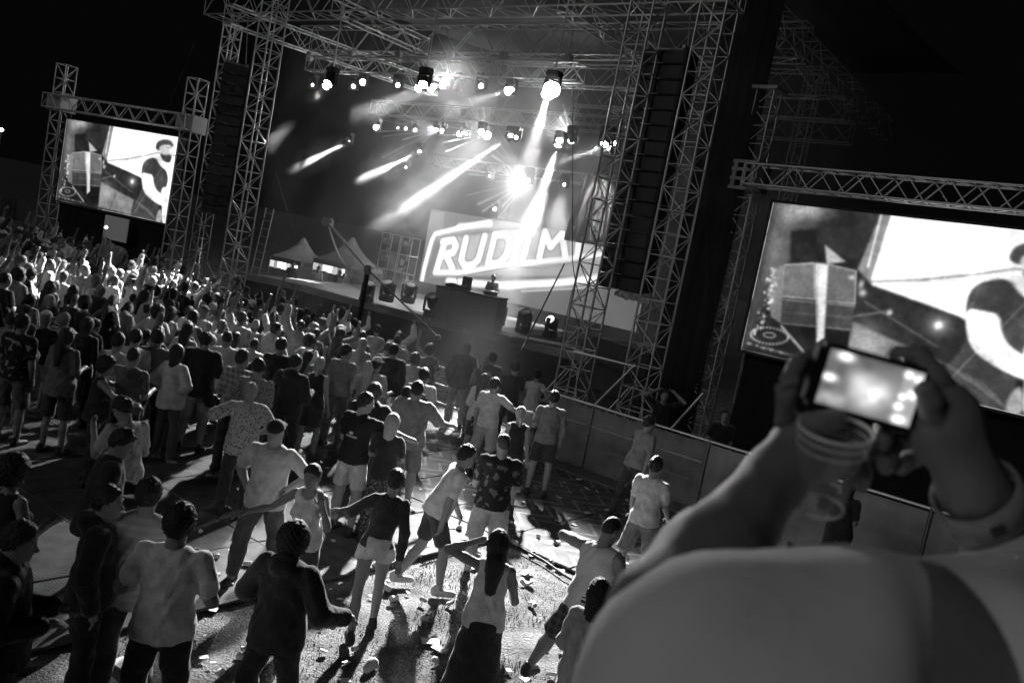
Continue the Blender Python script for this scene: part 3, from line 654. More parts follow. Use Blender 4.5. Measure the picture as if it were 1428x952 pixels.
# left
aL = math.radians(-20.8); sL = np.array([math.cos(aL), math.sin(aL), 0]); nL = np.array([-sL[1], sL[0], 0]); bL = np.array([-19.91, 36.12, 2.54])
video_screen(bL[0], bL[1], aL, bL[2], 3.4, 'smaller lit video screen at the far left showing a performer and his equipment', 0)
truss('screen_truss', bL - sL * .8 - nL * .35 + [0, 0, 3.98], bL + sL * 6.75 - nL * .35 + [0, 0, 3.98], .5, .55, 'truss across the top of the far left video screen', side=nL, m=ST, seg=.42, rb=.02)
for k, lb, top in ((-.5, 'truss tower at the left side of the far left video screen', 8.0), (6.45, 'truss tower at the right side of the far left video screen', 8.0)):
    p = bL + sL * k + nL * .1; p[2] = 0; q = p.copy(); q[2] = PR_z if False else (3.95 + (p[1]) * ((235 - 98) if k < 0 else (270 - 118)) / 1200.)
    t = truss('truss_tower', p, q, .55, .55, lb, 'truss towers of the video screens', side=sL, seg=.6, cat='tower', m=ST, rc=.026, rb=.015)
    add('sleeve_block', MB().box((0, -.02, 3.98 + 2.54), (.82, .82, .66)).mesh('sleeve_block', bevel=.02), mat('sleeve_grey', .34, .6, .2, var=.2), t, rz=aL)
quad_sheet('black_skirt', [bL + nL * .2 - [0, 0, 2.5], bL + sL * 6.04 + nL * .2 - [0, 0, 2.5], bL + sL * 6.04 + nL * .2 - [0, 0, .1], bL + nL * .2 - [0, 0, .1]], RUB, 'black cloth skirt under the far left video screen', 'drape', .04)
p = bL + sL * 3.05 - nL * .15 - [0, 0, .62]; t = empty('light_panel', p, 'dim pale rectangular panel hanging under the far left video screen', 'panel', rz=aL)
add('board', MB().box((.6, 0, 0), (1.25, .06, .95)).mesh('board', bevel=.01), mat('pale_board', .3, .8, emit=.05), t)
# right
aR = math.radians(-40); sR_ = np.array([math.cos(aR), math.sin(aR), 0]); nR = np.array([-sR_[1], sR_[0], 0]); bR = AT((1033, 487), 20.1)
video_screen(bR[0], bR[1], aR, bR[2], 3.46, 'large lit video screen at the right edge of the photograph behind the raised camera', 0)
truss('screen_truss', bR - sR_ * .52 - nR * .5 + [0, 0, 3.95], bR + sR_ * 7.0 - nR * .5 + [0, 0, 3.95], .45, .46, 'truss across the top of the large right video screen', side=nR, m=ST, seg=.40, rb=.017)
for k, lb, top in ((-.62, 'truss tower at the left side of the large right video screen', 5.95), (6.9, 'truss tower at the far side of the large right video screen, outside the picture', 5.9)):
    p = bR + sR_ * k - nR * .1; p[2] = 0; q = p.copy(); q[2] = bR[2] + top - (0 if k < 0 else 1)
    t = truss('truss_tower', p, q, .42, .42, lb, 'truss towers of the video screens', side=sR_, seg=.42, cat='tower', m=ST, rc=.024, rb=.013)
    if k < 0:
        q = MB(); z0 = bR[2] + 3.95
        for dz in (-.30, -.09, .12, .30): q.box((-.02, -.38, z0 + dz), (.62, .05, .07))
        for dx in (-.24, .0, .2): q.box((dx, -.379, z0), (.09, .045, .66))
        for dz in (-.3, .3): q.box((-.02, 0, z0 + dz), (.64, .72, .05))
        for sx in (-.3, .28): q.box((sx, 0, z0), (.04, .70, .56))
        add('sleeve_block', q.mesh('sleeve_block'), mat('sleeve_grey'), t, rz=aR)
        add('top_plate', MB().box((0, 0, top + bR[2] + .03), (.62, .62, .07)).mesh('top_plate'), mat('sleeve_grey'), t, rz=aR)
quad_sheet('black_skirt', [bR + nR * .3 - [0, 0, 2.75], bR + sR_ * 6.15 + nR * .3 - [0, 0, 2.75], bR + sR_ * 6.15 + nR * .3 - [0, 0, .06], bR + nR * .3 - [0, 0, .06]], RUB, 'black cloth hung below the large right video screen', 'drape', .05)
# ----------------------------------------------------------------- hanging speaker columns
def line_array(ptop, n, w, dpt, hb, label, az, curve=.25):
    t = empty('line_array', ptop, label, 'speaker column', rz=az)
    cab = MB().box((0, 0, 0), (w, dpt, hb - .02)).mesh('cabinet', bevel=.02); cab.materials.append(None)
    gr = MB().box((0, 0, 0), (w * .40, .02, hb - .07)).mesh('grille'); gr.materials.append(None)
    hd = MB().box((0, 0, 0), (.30, .02, .02)).mesh('handle'); hd.materials.append(None)
    y = 0; z = -hb / 2; m2 = mat('speaker_mesh', .035, .6, .3, var=.4, scale=200)
    for i in range(n):
        a = curve * (i / n) ** 1.6; c = add('cabinet', cab, BLK, t, (0, y, z)); c.rotation_euler = (a * .5, 0, 0)
        for s_ in (-1, 1): add('grille', gr, m2, c, (s_ * w * .25, -dpt / 2 - .008, 0))
        add('handle', hd, GREYM, c, (-w * .1, -dpt / 2 - .012, -hb / 2 + .03)); z -= hb
        y += math.sin(a) * hb * .2
    f = MB().box((0, 0, .06), (w * .95, .1, .08)).box((-w * .4, 0, .06), (.08, dpt, .08)).box((w * .4, 0, .06), (.08, dpt, .08)); add('flying_frame', f.mesh('flying_frame'), GREYM, t)
    for s_ in (-1, 1): rod('hanging_chain', (s_ * w * .35, 0, .1), (s_ * w * .1, 0, 2.2), .02, GREYM, t)
    return t
pt = PL((936, 74), .75); line_array(pt, 16, 1.18, .62, .355, 'tall black column of speaker cabinets hanging between the two right stage towers', AZ)
pt = PL((330, 92), 1.6); line_array(pt, 15, .9, .6, .37, 'narrow dark column of speaker cabinets between the two left stage towers', AZ + 1.0)
# sub-woofer stacks and tarpaulins on the right side
for i, (px, d, lb) in enumerate((((852, 470), 3.2, 'left'), ((880, 470), 2.8, 'middle'), ((905, 470), 2.5, 'right'))):
    p = PL(px, d); t = empty('subwoofer_stack', (p[0], p[1], 0), 'black stack of bass speakers under the hanging speaker column, %s one' % lb, 'speaker', 'bass speaker stacks', rz=AZ)
    for k in range(3): c = add('cabinet', MB().box((0, 0, .36 + k * .72), (.7, .8, .70)).mesh('cabinet', bevel=.02), BLK, t); add('grille', MB().box((0, -.412, .36 + k * .72), (.6, .02, .58)).mesh('grille'), mat('speaker_mesh'), c)
def P_at(px, d): return PL(px, d)
quad_sheet('tarpaulin', [P_at((856, 412), 3.4), P_at((905, 425), 2.6), P_at((905, 408), 3.6), P_at((862, 400), 4.2)], mat('tarpaulin', .12, .6, var=.2, bump=.3), 'pale tarpaulin thrown over the bass speakers under the hanging column', 'tarpaulin', .03)
quad_sheet('tarpaulin', [P_at((940, 446), 2.2), P_at((1012, 468), 1.8), P_at((1010, 440), 4.2), P_at((950, 412), 5.0)], mat('tarpaulin'), 'sagging grey tarpaulin roof between the right stage tower and the large screen', 'tarpaulin', .05)
for a_, b_, lb in (((828, 566), (886, 508), 'diagonal brace tube leaning at the foot of the right front stage tower'), ((936, 598), (981, 548), 'diagonal brace tube beside the guard behind the hoarding'), ((800, 490), (886, 511), 'pale horizontal tube between the two right stage towers')):
    o = rod('brace_tube', PL(a_, -.6), PL(b_, -.3), .035, ALU); setp(o, lb, 'tube', 'loose brace tubes')
for i, px in enumerate(((955, 500), (968, 500), (1048, 520), (1057, 520))):
    p = PL(px, 4); o = rod('scaffold_pole', (p[0], p[1], 0), (p[0], p[1], p[2] + 1.0), .04, ALU); setp(o, 'upright scaffold pole in the dark %s' % ('below the tarpaulin roof, left one', 'below the tarpaulin roof, right one', 'beneath the large screen, left one', 'beneath the large screen, right one')[i], 'pole', 'scaffold poles in the dark')
# ----------------------------------------------------------------- video wall with lettering
wl = {'tl': (600, 300), 'tr': (858, 334), 'br': (846, 434), 'bl': (586, 392)}
DW = 12.0; A0, A1 = PL(wl['bl'], DW), PL((858, 434), DW); zt0 = PL(wl['tl'], DW)[2]; zt1 = PL(wl['tr'], DW)[2]; zb = max(DZ + .4, 1.9)
S0 = min(sd(A0)[0], sd(PL(wl['tl'], DW))[0]); S1 = sd(PL((900, 400), DW))[0]; ZT = (zt0 + zt1) / 2 + .15
print('wall', S0, S1, zb, zt0, zt1)
def tfW(p):
    q = PL(p, DW); return np.array([(sd(q)[0] - S0) / (S1 - S0), 1 - (q[2] - zb) / (ZT - zb)])
ww, wh = 340, int(340 * (ZT - zb) / (S1 - S0)); wc = Paint(ww, wh, .16, tfW)
wc.poly([(598, 296), (620, 296), (617, 330), (590, 385)], .30, 1.2)
wc.poly([(612, 330), (626, 322), (700, 306), (870, 330), (870, 385), (720, 385), (600, 386)], .46, 2)
wc.line([(588, 392), (592, 372), (602, 336), (607, 326), (640, 318), (682, 310)], 5.5, 1.5, 2.2); wc.line([(640, 316), (684, 312)], 7, 1.3, 2.5)
wc.poly([(597, 386), (606, 340), (617, 330), (760, 310), (760, 322), (722, 322), (620, 336), (604, 384)], .20, 2)
wc.poly([(606, 380), (616, 337), (640, 330), (708, 322), (870, 322), (870, 358), (760, 368), (700, 380), (640, 382)], .62, 2.2)
def glyph(st, wd=4.6):
    wd = wd * 1.9
    for s_ in st: wc.line(s_, wd + 4.5, .36, 1.6)
    for s_ in st: wc.line(s_, wd, 1.35, 1.2)
glyph([[(609, 376), (620, 338)], [(618, 337), (632, 335), (636, 342), (632, 352), (616, 356)], [(622, 356), (631, 374)]], 5)
glyph([[(650, 333), (643, 362), (648, 371), (660, 369), (667, 362), (676, 330)]], 5)
glyph([[(690, 329), (680, 368)], [(690, 328), (706, 327), (711, 338), (706, 356), (696, 367), (681, 368)]], 4.6)
glyph([[(738, 326), (730, 358)]], 4.6)
glyph([[(752, 358), (760, 324), (768, 344), (784, 326), (788, 356)]], 4.6)
glyph([[(808, 332), (805, 356)]], 4.6)
wc.line([(606, 380), (640, 380), (666, 376), (708, 370), (760, 364), (870, 352)], 5.5, 1.35, 2); wc.line([(640, 386), (712, 372), (760, 374), (800, 366), (872, 352)], 1.6, .3, 1)
wc.line([(625, 392), (700, 398), (780, 394), (872, 384)], 8, 1.5, 2.6); wc.line([(728, 406), (800, 402), (872, 396)], 2, .7, 1.4)
wc.c = np.clip(wc.c * (.9 + .2 * noise2(ww, wh, 6, 2)), .02, 1.6)
t = empty('video_wall', wp(S0, DW, 0), 'bright video wall with big slanted capital letters at the back of the stage', 'video wall', rz=AZ)
add('picture', screen_mesh('picture', wc.c, lambda u, v: (u * (S1 - S0), 0, zb + v * (ZT - zb))), screen_mat('wall_picture', 1.0), t)
nc = 12; cw = (S1 - S0) / nc; cb = MB().box((0, 0, 0), (cw - .01, .12, (ZT - zb) / 5 - .01)).mesh('cabinet'); cb.materials.append(None)
for i in range(nc):
    for j in range(5): add('cabinet', cb, BLK, t, ((i + .5) * cw, .08, zb + (j + .5) * (ZT - zb) / 5))
add('support_frame', MB().box(((S1 - S0) / 2, .1, (zb + DZ) / 2), (S1 - S0, .1, zb - DZ - .01)).mesh('support_frame'), BLK, t)
# ----------------------------------------------------------------- booth, equipment, risers
bp = G((601, 449), DZ); bq = G((684, 468), DZ); bw = np.linalg.norm((bq - bp)[:2]); ba = math.atan2(bq[1] - bp[1], bq[0] - bp[0])
t = empty('performer_booth', bp, 'plain dark booth on the stage in front of the video wall', 'booth', rz=ba)
bm_ = mat('booth_panel', .10, .5, var=.2)
for i in range(4): add('front_panel', MB().box(((i + .5) * bw / 4, .02, .60), (bw / 4 - .008, .05, 1.12)).mesh('front_panel', bevel=.006), bm_, t)
add('table_top', MB().box((bw / 2, .42, 1.19), (bw + .08, .95, .06)).mesh('table_top'), BLK, t); add('side_panel', MB().box((-.02, .42, .6), (.04, .8, 1.12)).mesh('side_panel'), bm_, t); add('side_panel', MB().box((bw + .02, .42, .6), (.04, .8, 1.12)).mesh('side_panel'), bm_, t)
Rb_ = rotz(ba)
for i, (u, lb) in enumerate(((.16, 'media player at the left end of the booth top'), (.36, 'mixer on the booth top left of the performer'), (.80, 'media player on the booth top in front of the performer'))):
    o = bp + Rb_ @ [bw * u, .4, 1.222]; e = empty('deck_player', o, 'small dark ' + lb, 'equipment', 'equipment on the booth', rz=ba)
    add('casing', MB().box((0, 0, .06), (.34, .4, .11)).mesh('casing', bevel=.01), BLK, e); add('platter', MB().lathe([(0, .03), (.12, .03), (.12, 0), (0, 0)], 20, (0, -.03, .115)).mesh('platter', True), GREYM, e)
    rod('lamp_stalk', (.1, .15, .1), (.05, .1, .36), .012, GREYM, e)
t = empty('monitor_speaker', bp + Rb_ @ [bw * .36, .55, 1.222], 'black monitor speaker standing on the booth top', 'speaker', rz=ba + .3); add('cabinet', MB().box((0, 0, .22), (.3, .3, .42)).mesh('cabinet', bevel=.02), BLK, t); add('cone', MB().lathe([(0, .0), (.1, .03), (.11, 0)], 16, (0, -.16, .16), 'y').mesh('cone', True), GREYM, t)
# low platform plates along the stage lip
for i, (a_, b_) in enumerate((((528, 428), (600, 446)), ((640, 455), (715, 474)), ((720, 474), (800, 489)))):
    pa, pb = G(a_, DZ), G(b_, DZ); L = np.linalg.norm((pb - pa)[:2]); an = math.atan2(pb[1] - pa[1], pb[0] - pa[0])
    t = empty('lip_platform', (pa[0], pa[1], DZ + .004), 'low pale platform plate on the stage edge, %s' % ('left of the booth', 'in front of the booth', 'right of the booth by the truss tower')[i], 'platform', 'platform plates on the stage edge', rz=an)
    add('plate', MB().box((L / 2, .35, .05), (L, .9, .10)).mesh('plate', bevel=.01), WOOD, t)
# ----------------------------------------------------------------- moving lights
LENS_ON = {}
def lens_mat(e):
    e = round(e, 1)
    if e not in LENS_ON: LENS_ON[e] = mat('lens_%s' % e, .3, .15, var=0, emit=e) if e else mat('lens_off', .12, .12, var=0, spec=1)
    return LENS_ON[e]
HEAD = MB().lathe([(0, -.20), (.10, -.19), (.145, -.10), (.15, .05), (.165, .16), (.165, .20), (.13, .205), (.13, .18)], 18).mesh('head', True); HEAD.materials.append(None)
LENSM = MB().lathe([(.128, .185), (.08, .196), (0, .2)], 18).mesh('lens', True); LENSM.materials.append(None)
def yoke_mesh():
    q = MB(); q.box((-.205, 0, .02), (.045, .12, .34)); q.box((.205, 0, .02), (.045, .12, .34)); q.box((0, 0, -.17), (.45, .14, .05)); return q.mesh('yoke', bevel=.012)
YOKE = yoke_mesh(); YOKE.materials.append(None); BASE = MB().box((0, 0, 0), (.36, .28, .16)).mesh('base', bevel=.03); BASE.materials.append(None)
def moving_light(p, aim, hang, label, e, rz=0, sc=1.0, group='moving lights', big=1.0):
    t = empty('moving_light', p, label, 'stage light', group, rz=rz); t.scale = (sc,) * 3; s_ = -1 if hang else 1
    if hang: t.location = Vector(p) + Vector((0, 0, .30 * sc))
    b_ = add('base', BASE, BLK, t, (0, 0, s_ * .08 if not hang else .0))
    y_ = add('yoke', YOKE, BLK, t, (0, 0, s_ * .34 if not hang else -.26));
    if hang: y_.rotation_euler = (0, math.pi, 0)
    hd = add('head', HEAD, BLK, t, (0, 0, .40 if not hang else -.30)); d = Vector(aim); d = Matrix.Rotation(-rz, 3, 'Z') @ d; hd.rotation_euler = d.to_track_quat('Z', 'Y').to_euler()
    l_ = add('lens', LENSM, lens_mat(e), hd); l_.scale = (big, big, 1); return t, hd
def lamp(hd, power, deg, label=None, blend=.4, rad=.06, off=.26):
    l = bpy.data.lights.new('beam_lamp', 'SPOT'); l.energy = power; l.spot_size = math.radians(deg); l.spot_blend = blend; l.shadow_soft_size = rad
    o = bpy.data.objects.new('beam_lamp', l); COL.objects.link(o); o.parent = hd; o.location = (0, 0, off); o.rotation_euler = (math.pi, 0, 0); return l
def gobo(l, n, sharp=.86, seed=0, st=.45):
    """slotted wheel in front of the lamp: the light leaves in separate rays"""
    l.use_nodes = True; nt = l.node_tree; em = nt.nodes['Emission']; tc = nt.nodes.new('ShaderNodeTexCoord'); mp = nt.nodes.new('ShaderNodeMapping'); mp.inputs['Location'].default_value = (seed, seed * .7, 0); mp.inputs['Scale'].default_value = (n * 1.4, n * st, n)
    v = nt.nodes.new('ShaderNodeTexVoronoi'); v.voronoi_dimensions = '2D'; v.inputs['Scale'].default_value = 1.0; sx = nt.nodes.new('ShaderNodeSeparateXYZ'); nt.links.new(tc.outputs['Normal'], sx.inputs[0])
    dv = []
    for k in (0, 1):
        m_ = nt.nodes.new('ShaderNodeMath'); m_.operation = 'DIVIDE'; nt.links.new(sx.outputs[k], m_.inputs[0]); nt.links.new(sx.outputs[2], m_.inputs[1]); dv.append(m_)
    cb_ = nt.nodes.new('ShaderNodeCombineXYZ'); nt.links.new(dv[0].outputs[0], cb_.inputs[0]); nt.links.new(dv[1].outputs[0], cb_.inputs[1])
    nt.links.new(cb_.outputs[0], mp.inputs[0]); nt.links.new(mp.outputs[0], v.inputs['Vector']); r_ = nt.nodes.new('ShaderNodeMath'); r_.operation = 'LESS_THAN'; r_.inputs[1].default_value = 1 - sharp; nt.links.new(v.outputs['Distance'], r_.inputs[0])
    nt.links.new(r_.outputs[0], em.inputs['Strength'])
def aimdir(px0, px1, d0, dd=-1.5):
    a = PL(px0, d0); b = PL(px1, d0 + dd); return unit(b - a)
rows = [  # lens pixel, plane, where the beam goes, lens glow, lamp power, cone, size of lens, gobo, label
 ((436, 118), 4.2, (420, 150), 6, 0, 0, .6, 0, 'small lit lamp at the left end of the upper row'),
 ((457, 118), 4.2, (434, 142), 60, 5000, 7, 1.35, 0, 'bright round lamp second in the upper row, throwing a short beam down left'),
 ((493, 120), 4.2, (480, 150), 14, 0, 0, .8, 0, 'lit lamp third in the upper row, left one of a close pair'),
 ((506, 114), 4.2, (490, 150), 18, 0, 0, 1.2, 0, 'lit lamp fourth in the upper row, right one of a close pair'),
 ((555, 118), 4.2, (548, 150), 16, 0, 0, .8, 0, 'single small lit lamp in the upper row above the left ray fan'),
 ((587, 122), 4.2, (560, 133), 50, 5000, 9, 1.4, 0, 'bright lamp pointing left, first of the three close together'),
 ((604, 122), 4.2, (578, 134), 50, 4000, 9, 1.4, 0, 'bright lamp pointing left, middle of the three close together'),
 ((617, 118), 4.2, (605, 130), 24, 0, 0, 1.1, 0, 'lit lamp last of the three close together'),
 ((671, 119), 4.2, (680, 130), 18, 0, 0, .8, 0, 'small lamp left of the gap before the bright swung lamp'),
 ((712, 126), 4.2, (686, 134), 60, 4000, 8, 1.4, 0, 'bright lamp in the upper row swung to the left'),
 ((765, 127), 4.2, (748, 190), 90, 16000, 14, 2.0, 0, 'brightest lamp of the upper row, shining straight down in a glow'),
 ((526, 177), 12, (510, 185), 40, 2500, 8, 1.3, 0, 'leftmost lit lamp of the middle row deep in the haze'),
 ((555, 178), 15, (550, 200), 8, 0, 0, .6, 0, 'faint tiny lamp second in the middle row'),
 ((566, 179), 15, (560, 200), 10, 0, 0, .8, 0, 'faint tiny lamp third in the middle row'),
 ((579, 181), 15, (570, 200), 14, 0, 0, .9, 0, 'faint tiny lamp fourth in the middle row'),
 ((616, 182), 15, (612, 200), 26, 0, 0, 1.2, 0, 'round lamp just right of the left ray fan'),
 ((641, 186), 15, (640, 200), 40, 0, 0, 1.4, 0, 'round lamp between the first and second ray fans'),
 ((651, 187), 15, (650, 200), 10, 0, 0, .6, 0, 'pinpoint lamp right beside a round lamp of the middle row'),
 ((609, 181), 14, (560, 168), 8, 0, 0, .6, 0, 'lamp throwing the left fan of thin rays toward the upper left'),
 ((679, 188), 14, (660, 165), 90, 0, 0, 2.0, 0, 'dazzling lamp at the root of the second ray fan'),
 ((737, 251), 11, (690, 235), 16, 0, 0, .9, 0, 'lamp at the root of the third ray fan above the lettering'),
 ((797, 195), 11, (765, 165), 50, 0, 0, 1.4, 0, 'right one of the twin lamps above the broad white beam'),
 ((712, 190), 9, (612, 258), 50, 26000, 9, 1.3, 0, 'lamp sending the longest slanting beam down left'),
 ((720, 191), 9, (730, 215), 16, 0, 0, .8, 0, 'small lamp right beside the longest slanting beam'),
 ((780, 197), 9, (738, 320), 80, 12000, 17, 1.7, 0, 'left one of the twin lamps sending the broad white beam down to the wall'),
 ((585, 212), 9, (515, 245), 30, 14000, 12, 1.0, 0, 'lamp sending a soft medium beam down left below the left ray fan'),
 ((487, 197), 9, (415, 233), 3, 14000, 11, .6, 0, 'lamp sending the dim far left beam'),
 ((854, 201), 3, (805, 217), 60, 6000, 8, 1.3, 0, 'lamp at the right front tower sending a short beam left'),
 ((566, 233), 12, (560, 250), 10, 0, 0, .5, 0, 'pinpoint lamp below the soft medium beam'),
 ((683, 245), 13, (683, 260), 16, 0, 0, .5, 0, 'pinpoint lamp in the middle of the haze'),
 ((787, 257), 12, (787, 270), 30, 0, 0, .6, 0, 'pinpoint lamp right of the broad white beam'),
 ((690, 291), 12.2, (690, 300), 40, 0, 0, .7, 0, 'small lamp just above the top edge of the video wall'),
]
LAMPK = 4.2
for i, (px, d, to, e, pw_, deg, big, gb, lb) in enumerate(rows):
    p = PL(px, d); aim = aimdir(px, to, d, -1.2 if deg < 20 else -.6)
    if not pw_: aim = unit(unit(EYE - p) + np.array([0, 0, -.15]))
    t, hd = moving_light(p, aim, True, lb[0].upper() + lb[1:] if False else lb, e * .6, AZ, group='lamps hanging over the stage', big=1)
    hd.children[0].scale = (big * .75, big * .75, 1)
    # bare glass seen from the audience side
    gl = add('bulb', MB().lathe([(0, -.03), (.06, -.02), (.075, .02), (.05, .06), (0, .07)], 12).mesh('bulb', True), lens_mat(e), t, (0, 0, 0)); v = Matrix.Rotation(-AZ, 3, 'Z') @ Vector(unit(EYE - p)); gl.location = Vector((0, 0, -.30)) + v * .22; gl.scale = (big,) * 3
    if pw_:
        l = lamp(hd, pw_ * LAMPK, deg, None, 1.0)
FANS = (((609, 181), 14, 146, 222, 10, 60), ((679, 188), 14, 62, 200, 13, 50), ((737, 251), 11, 118, 232, 13, 60), ((797, 195), 11, 105, 170, 7, 45))
for fi, (px, d, a0, a1, nr, L_) in enumerate(FANS):
    p = PL(px, d); p = p + unit(EYE - p) * .5; hub = empty('added_ray_lamp', p, 'small added wide lamp at the root of the %s fan of thin rays' % ('left', 'second', 'third', 'right')[fi], 'stage light', 'lamps added to light the fans of rays'); rf = random.Random(fi)
    add('casing', MB().box((0, 0, 0), (.14, .14, .12)).mesh('casing', bevel=.02), lens_mat(8), hub)  # extra glowing box, added in front of the hanging fixture
    mb = MB(); mean = np.zeros(3)
    for k in range(nr):
        a = math.radians(a0 + (a1 - a0) * (k + rf.uniform(-.3, .3)) / (nr - 1)); LL = L_ * rf.uniform(.75, 1.45); q = PL((px[0] + LL * math.cos(a), px[1] - LL * math.sin(a)), d - .6 + rf.uniform(-.5, .2)); dr_ = unit(q - p); mean += dr_
        Lq = np.linalg.norm(q - p); w_ = rf.uniform(.5, 1.2); mb.tube([p + dr_ * .14, p + dr_ * Lq * .55, q], [.012, .030 * w_, .06 * w_], 8)  # each light ray is built as a thin cone of dense smoke
    l = bpy.data.lights.new('fan_lamp', 'SPOT'); l.energy = 1000; l.spot_size = math.radians(150); l.spot_blend = .6; l.shadow_soft_size = .03  # one wide added lamp lights all the ray cones
    mean = unit(mean); o = bpy.data.objects.new('fan_lamp', l); COL.objects.link(o); o.parent = hub; o.location = Vector(mean) * .14; o.rotation_euler = (-Vector(mean)).to_track_quat('Z', 'Y').to_euler()
    vm = bpy.data.materials.new('light_ray_volume'); vm.use_nodes = True; nt = vm.node_tree; nt.nodes.remove(nt.nodes['Principled BSDF']); v = nt.nodes.new('ShaderNodeVolumeScatter'); v.inputs['Density'].default_value = 2.6; v.inputs['Anisotropy'].default_value = .1; v.inputs['Color'].default_value = (1, 1, 1, 1); nt.links.new(v.outputs[0], nt.nodes['Material Output'].inputs['Volume'])
    add('light_ray_cones', mb.mesh('light_ray_cones', True), vm, label='thin light rays shaped as cones of smoke at the %s fan' % ('left', 'second', 'third', 'right')[fi], cat='smoke', kind='stuff')
# floor lights along the stage edge
for i, (px, on) in enumerate((((510, 424), 0), ((537, 427), 0), ((567, 429), 0), ((599, 450), 0), ((627, 449), 0), ((658, 458), 2), ((692, 460), 1), ((727, 471), 0), ((765, 478), 3))):
    p = G((px[0], px[1] - 2), DZ); p[2] = DZ + (.12 if px[0] > 520 else .0); tilt = (-.3, -.5, .35) if on else (.2 * (-1) ** i, -.5, 1.0)
    names = ['far left one', 'second from the left', 'third from left below the cage', 'at the left corner of the booth', 'in front of the booth', 'faintly lit at the booth right corner', 'just right of the performer', 'fourth right of the booth corner', 'nearest the right front truss tower']
    moving_light(p, unit(tilt), False, 'black moving light standing on the stage edge, ' + names[i], on * .4, AZ + .2 * i, sc=1.28, group='moving lights on the stage edge')
# cage with four lights at the back left of the stage
p = G((540, 405), DZ); t = empty('lighting_cage', p, 'open frame cage holding four dark round lamps, left of the lettering', 'frame', rz=AZ)
for x in (-.9, -.25, .35, 1.0):
    for y in (0, .5): rod('post', (x, y, 0), (x, y, 2.5), .022, ALU, t)
for z in (.08, .9, 1.7, 2.5):
    for y in (0, .5): rod('rail', (-.9, y, z), (1.0, y, z), .02, ALU, t)
    for x in (-.9, 1.0): rod('rail', (x, 0, z), (x, .5, z), .02, ALU, t)
for i, (x, z, lb) in enumerate(((-.6, 1.75, 'upper left'), (.65, 1.75, 'upper right'), (-.6, .95, 'lower left'), (.65, .95, 'lower right'))):
    q = p + rotz(AZ) @ [x, .05, z]; moving_light(q, unit((-.35, -.9, .1)), False, 'dark round lamp in the open cage on stage, %s of the four' % lb, 0, AZ, sc=1.0, group='lamps in the stage cage')
# ----------------------------------------------------------------- ropes, ladder, stands
def rope(a, b, r, label, n=10, sag=.0, m=BLK):
    pts = [np.asarray(a) * (1 - i / n) + np.asarray(b) * i / n - np.array([0, 0, sag * math.sin(math.pi * i / n)]) for i in range(n + 1)]
    return add('guy_rope', MB().tube(pts, r, 5).mesh('guy_rope', True), m, None, label=label, cat='rope', group='ropes and cables about the stage')
rope(PL((787, 368), 2.5), PL((721, 500), -1.5), .022, 'taut dark rope slanting in front of the right end of the video wall')
rope(PL((799, 120), 2.5), PL((798, 360), 2.2), .014, 'thin plumb cable hanging left of the right front tower'); rope(PL((798, 360), 2.2), PL((810, 420), 1.5), .014, 'lower loose end of the thin plumb cable by the right front tower', sag=.1)
rope(PL((384, 240), 2), PL((412, 330), 4), .012, 'thin cable hanging above the left tent'); rope(PL((372, 300), 0), PL((336, 340), -1.0), .012, 'thin guy rope at the right foot of the left front tower')
rope(PL((271, 60), 1), PL((228, 165), 2), .012, 'thin rope slanting down to the far left video screen'); rope(PL((985, 160), .8), PL((985, 470), .9), .012, 'thin vertical cable on the black scrim cloth')
p = G((352, 405), 0); p = PL((352, 385), 3.2); t = empty('ladder', (p[0], p[1], 0), 'aluminium ladder standing just right of the left front tower', 'ladder', rz=AZ)
for s_ in (-1, 1): rod('stile', (s_ * .25, 0, 0), (s_ * .25, .3, 3.9), .025, ALU, t)
for k in range(12): rod('rung', (-.25, .02 + k * .024, .3 + k * .31), (.25, .02 + k * .024, .3 + k * .31), .018, ALU, t)
p = G((781, 480), DZ); t = empty('microphone_stand', (p[0], p[1], DZ), 'thin stand on the stage just left of the right front tower', 'stand'); rod('pole', (0, 0, 0), (.05, 0, 1.9), .014, BLK, t)
for a_ in (0, 2.1, 4.2): rod('foot', (0, 0, .2), (.35 * math.cos(a_), .35 * math.sin(a_), .01), .012, BLK, t)
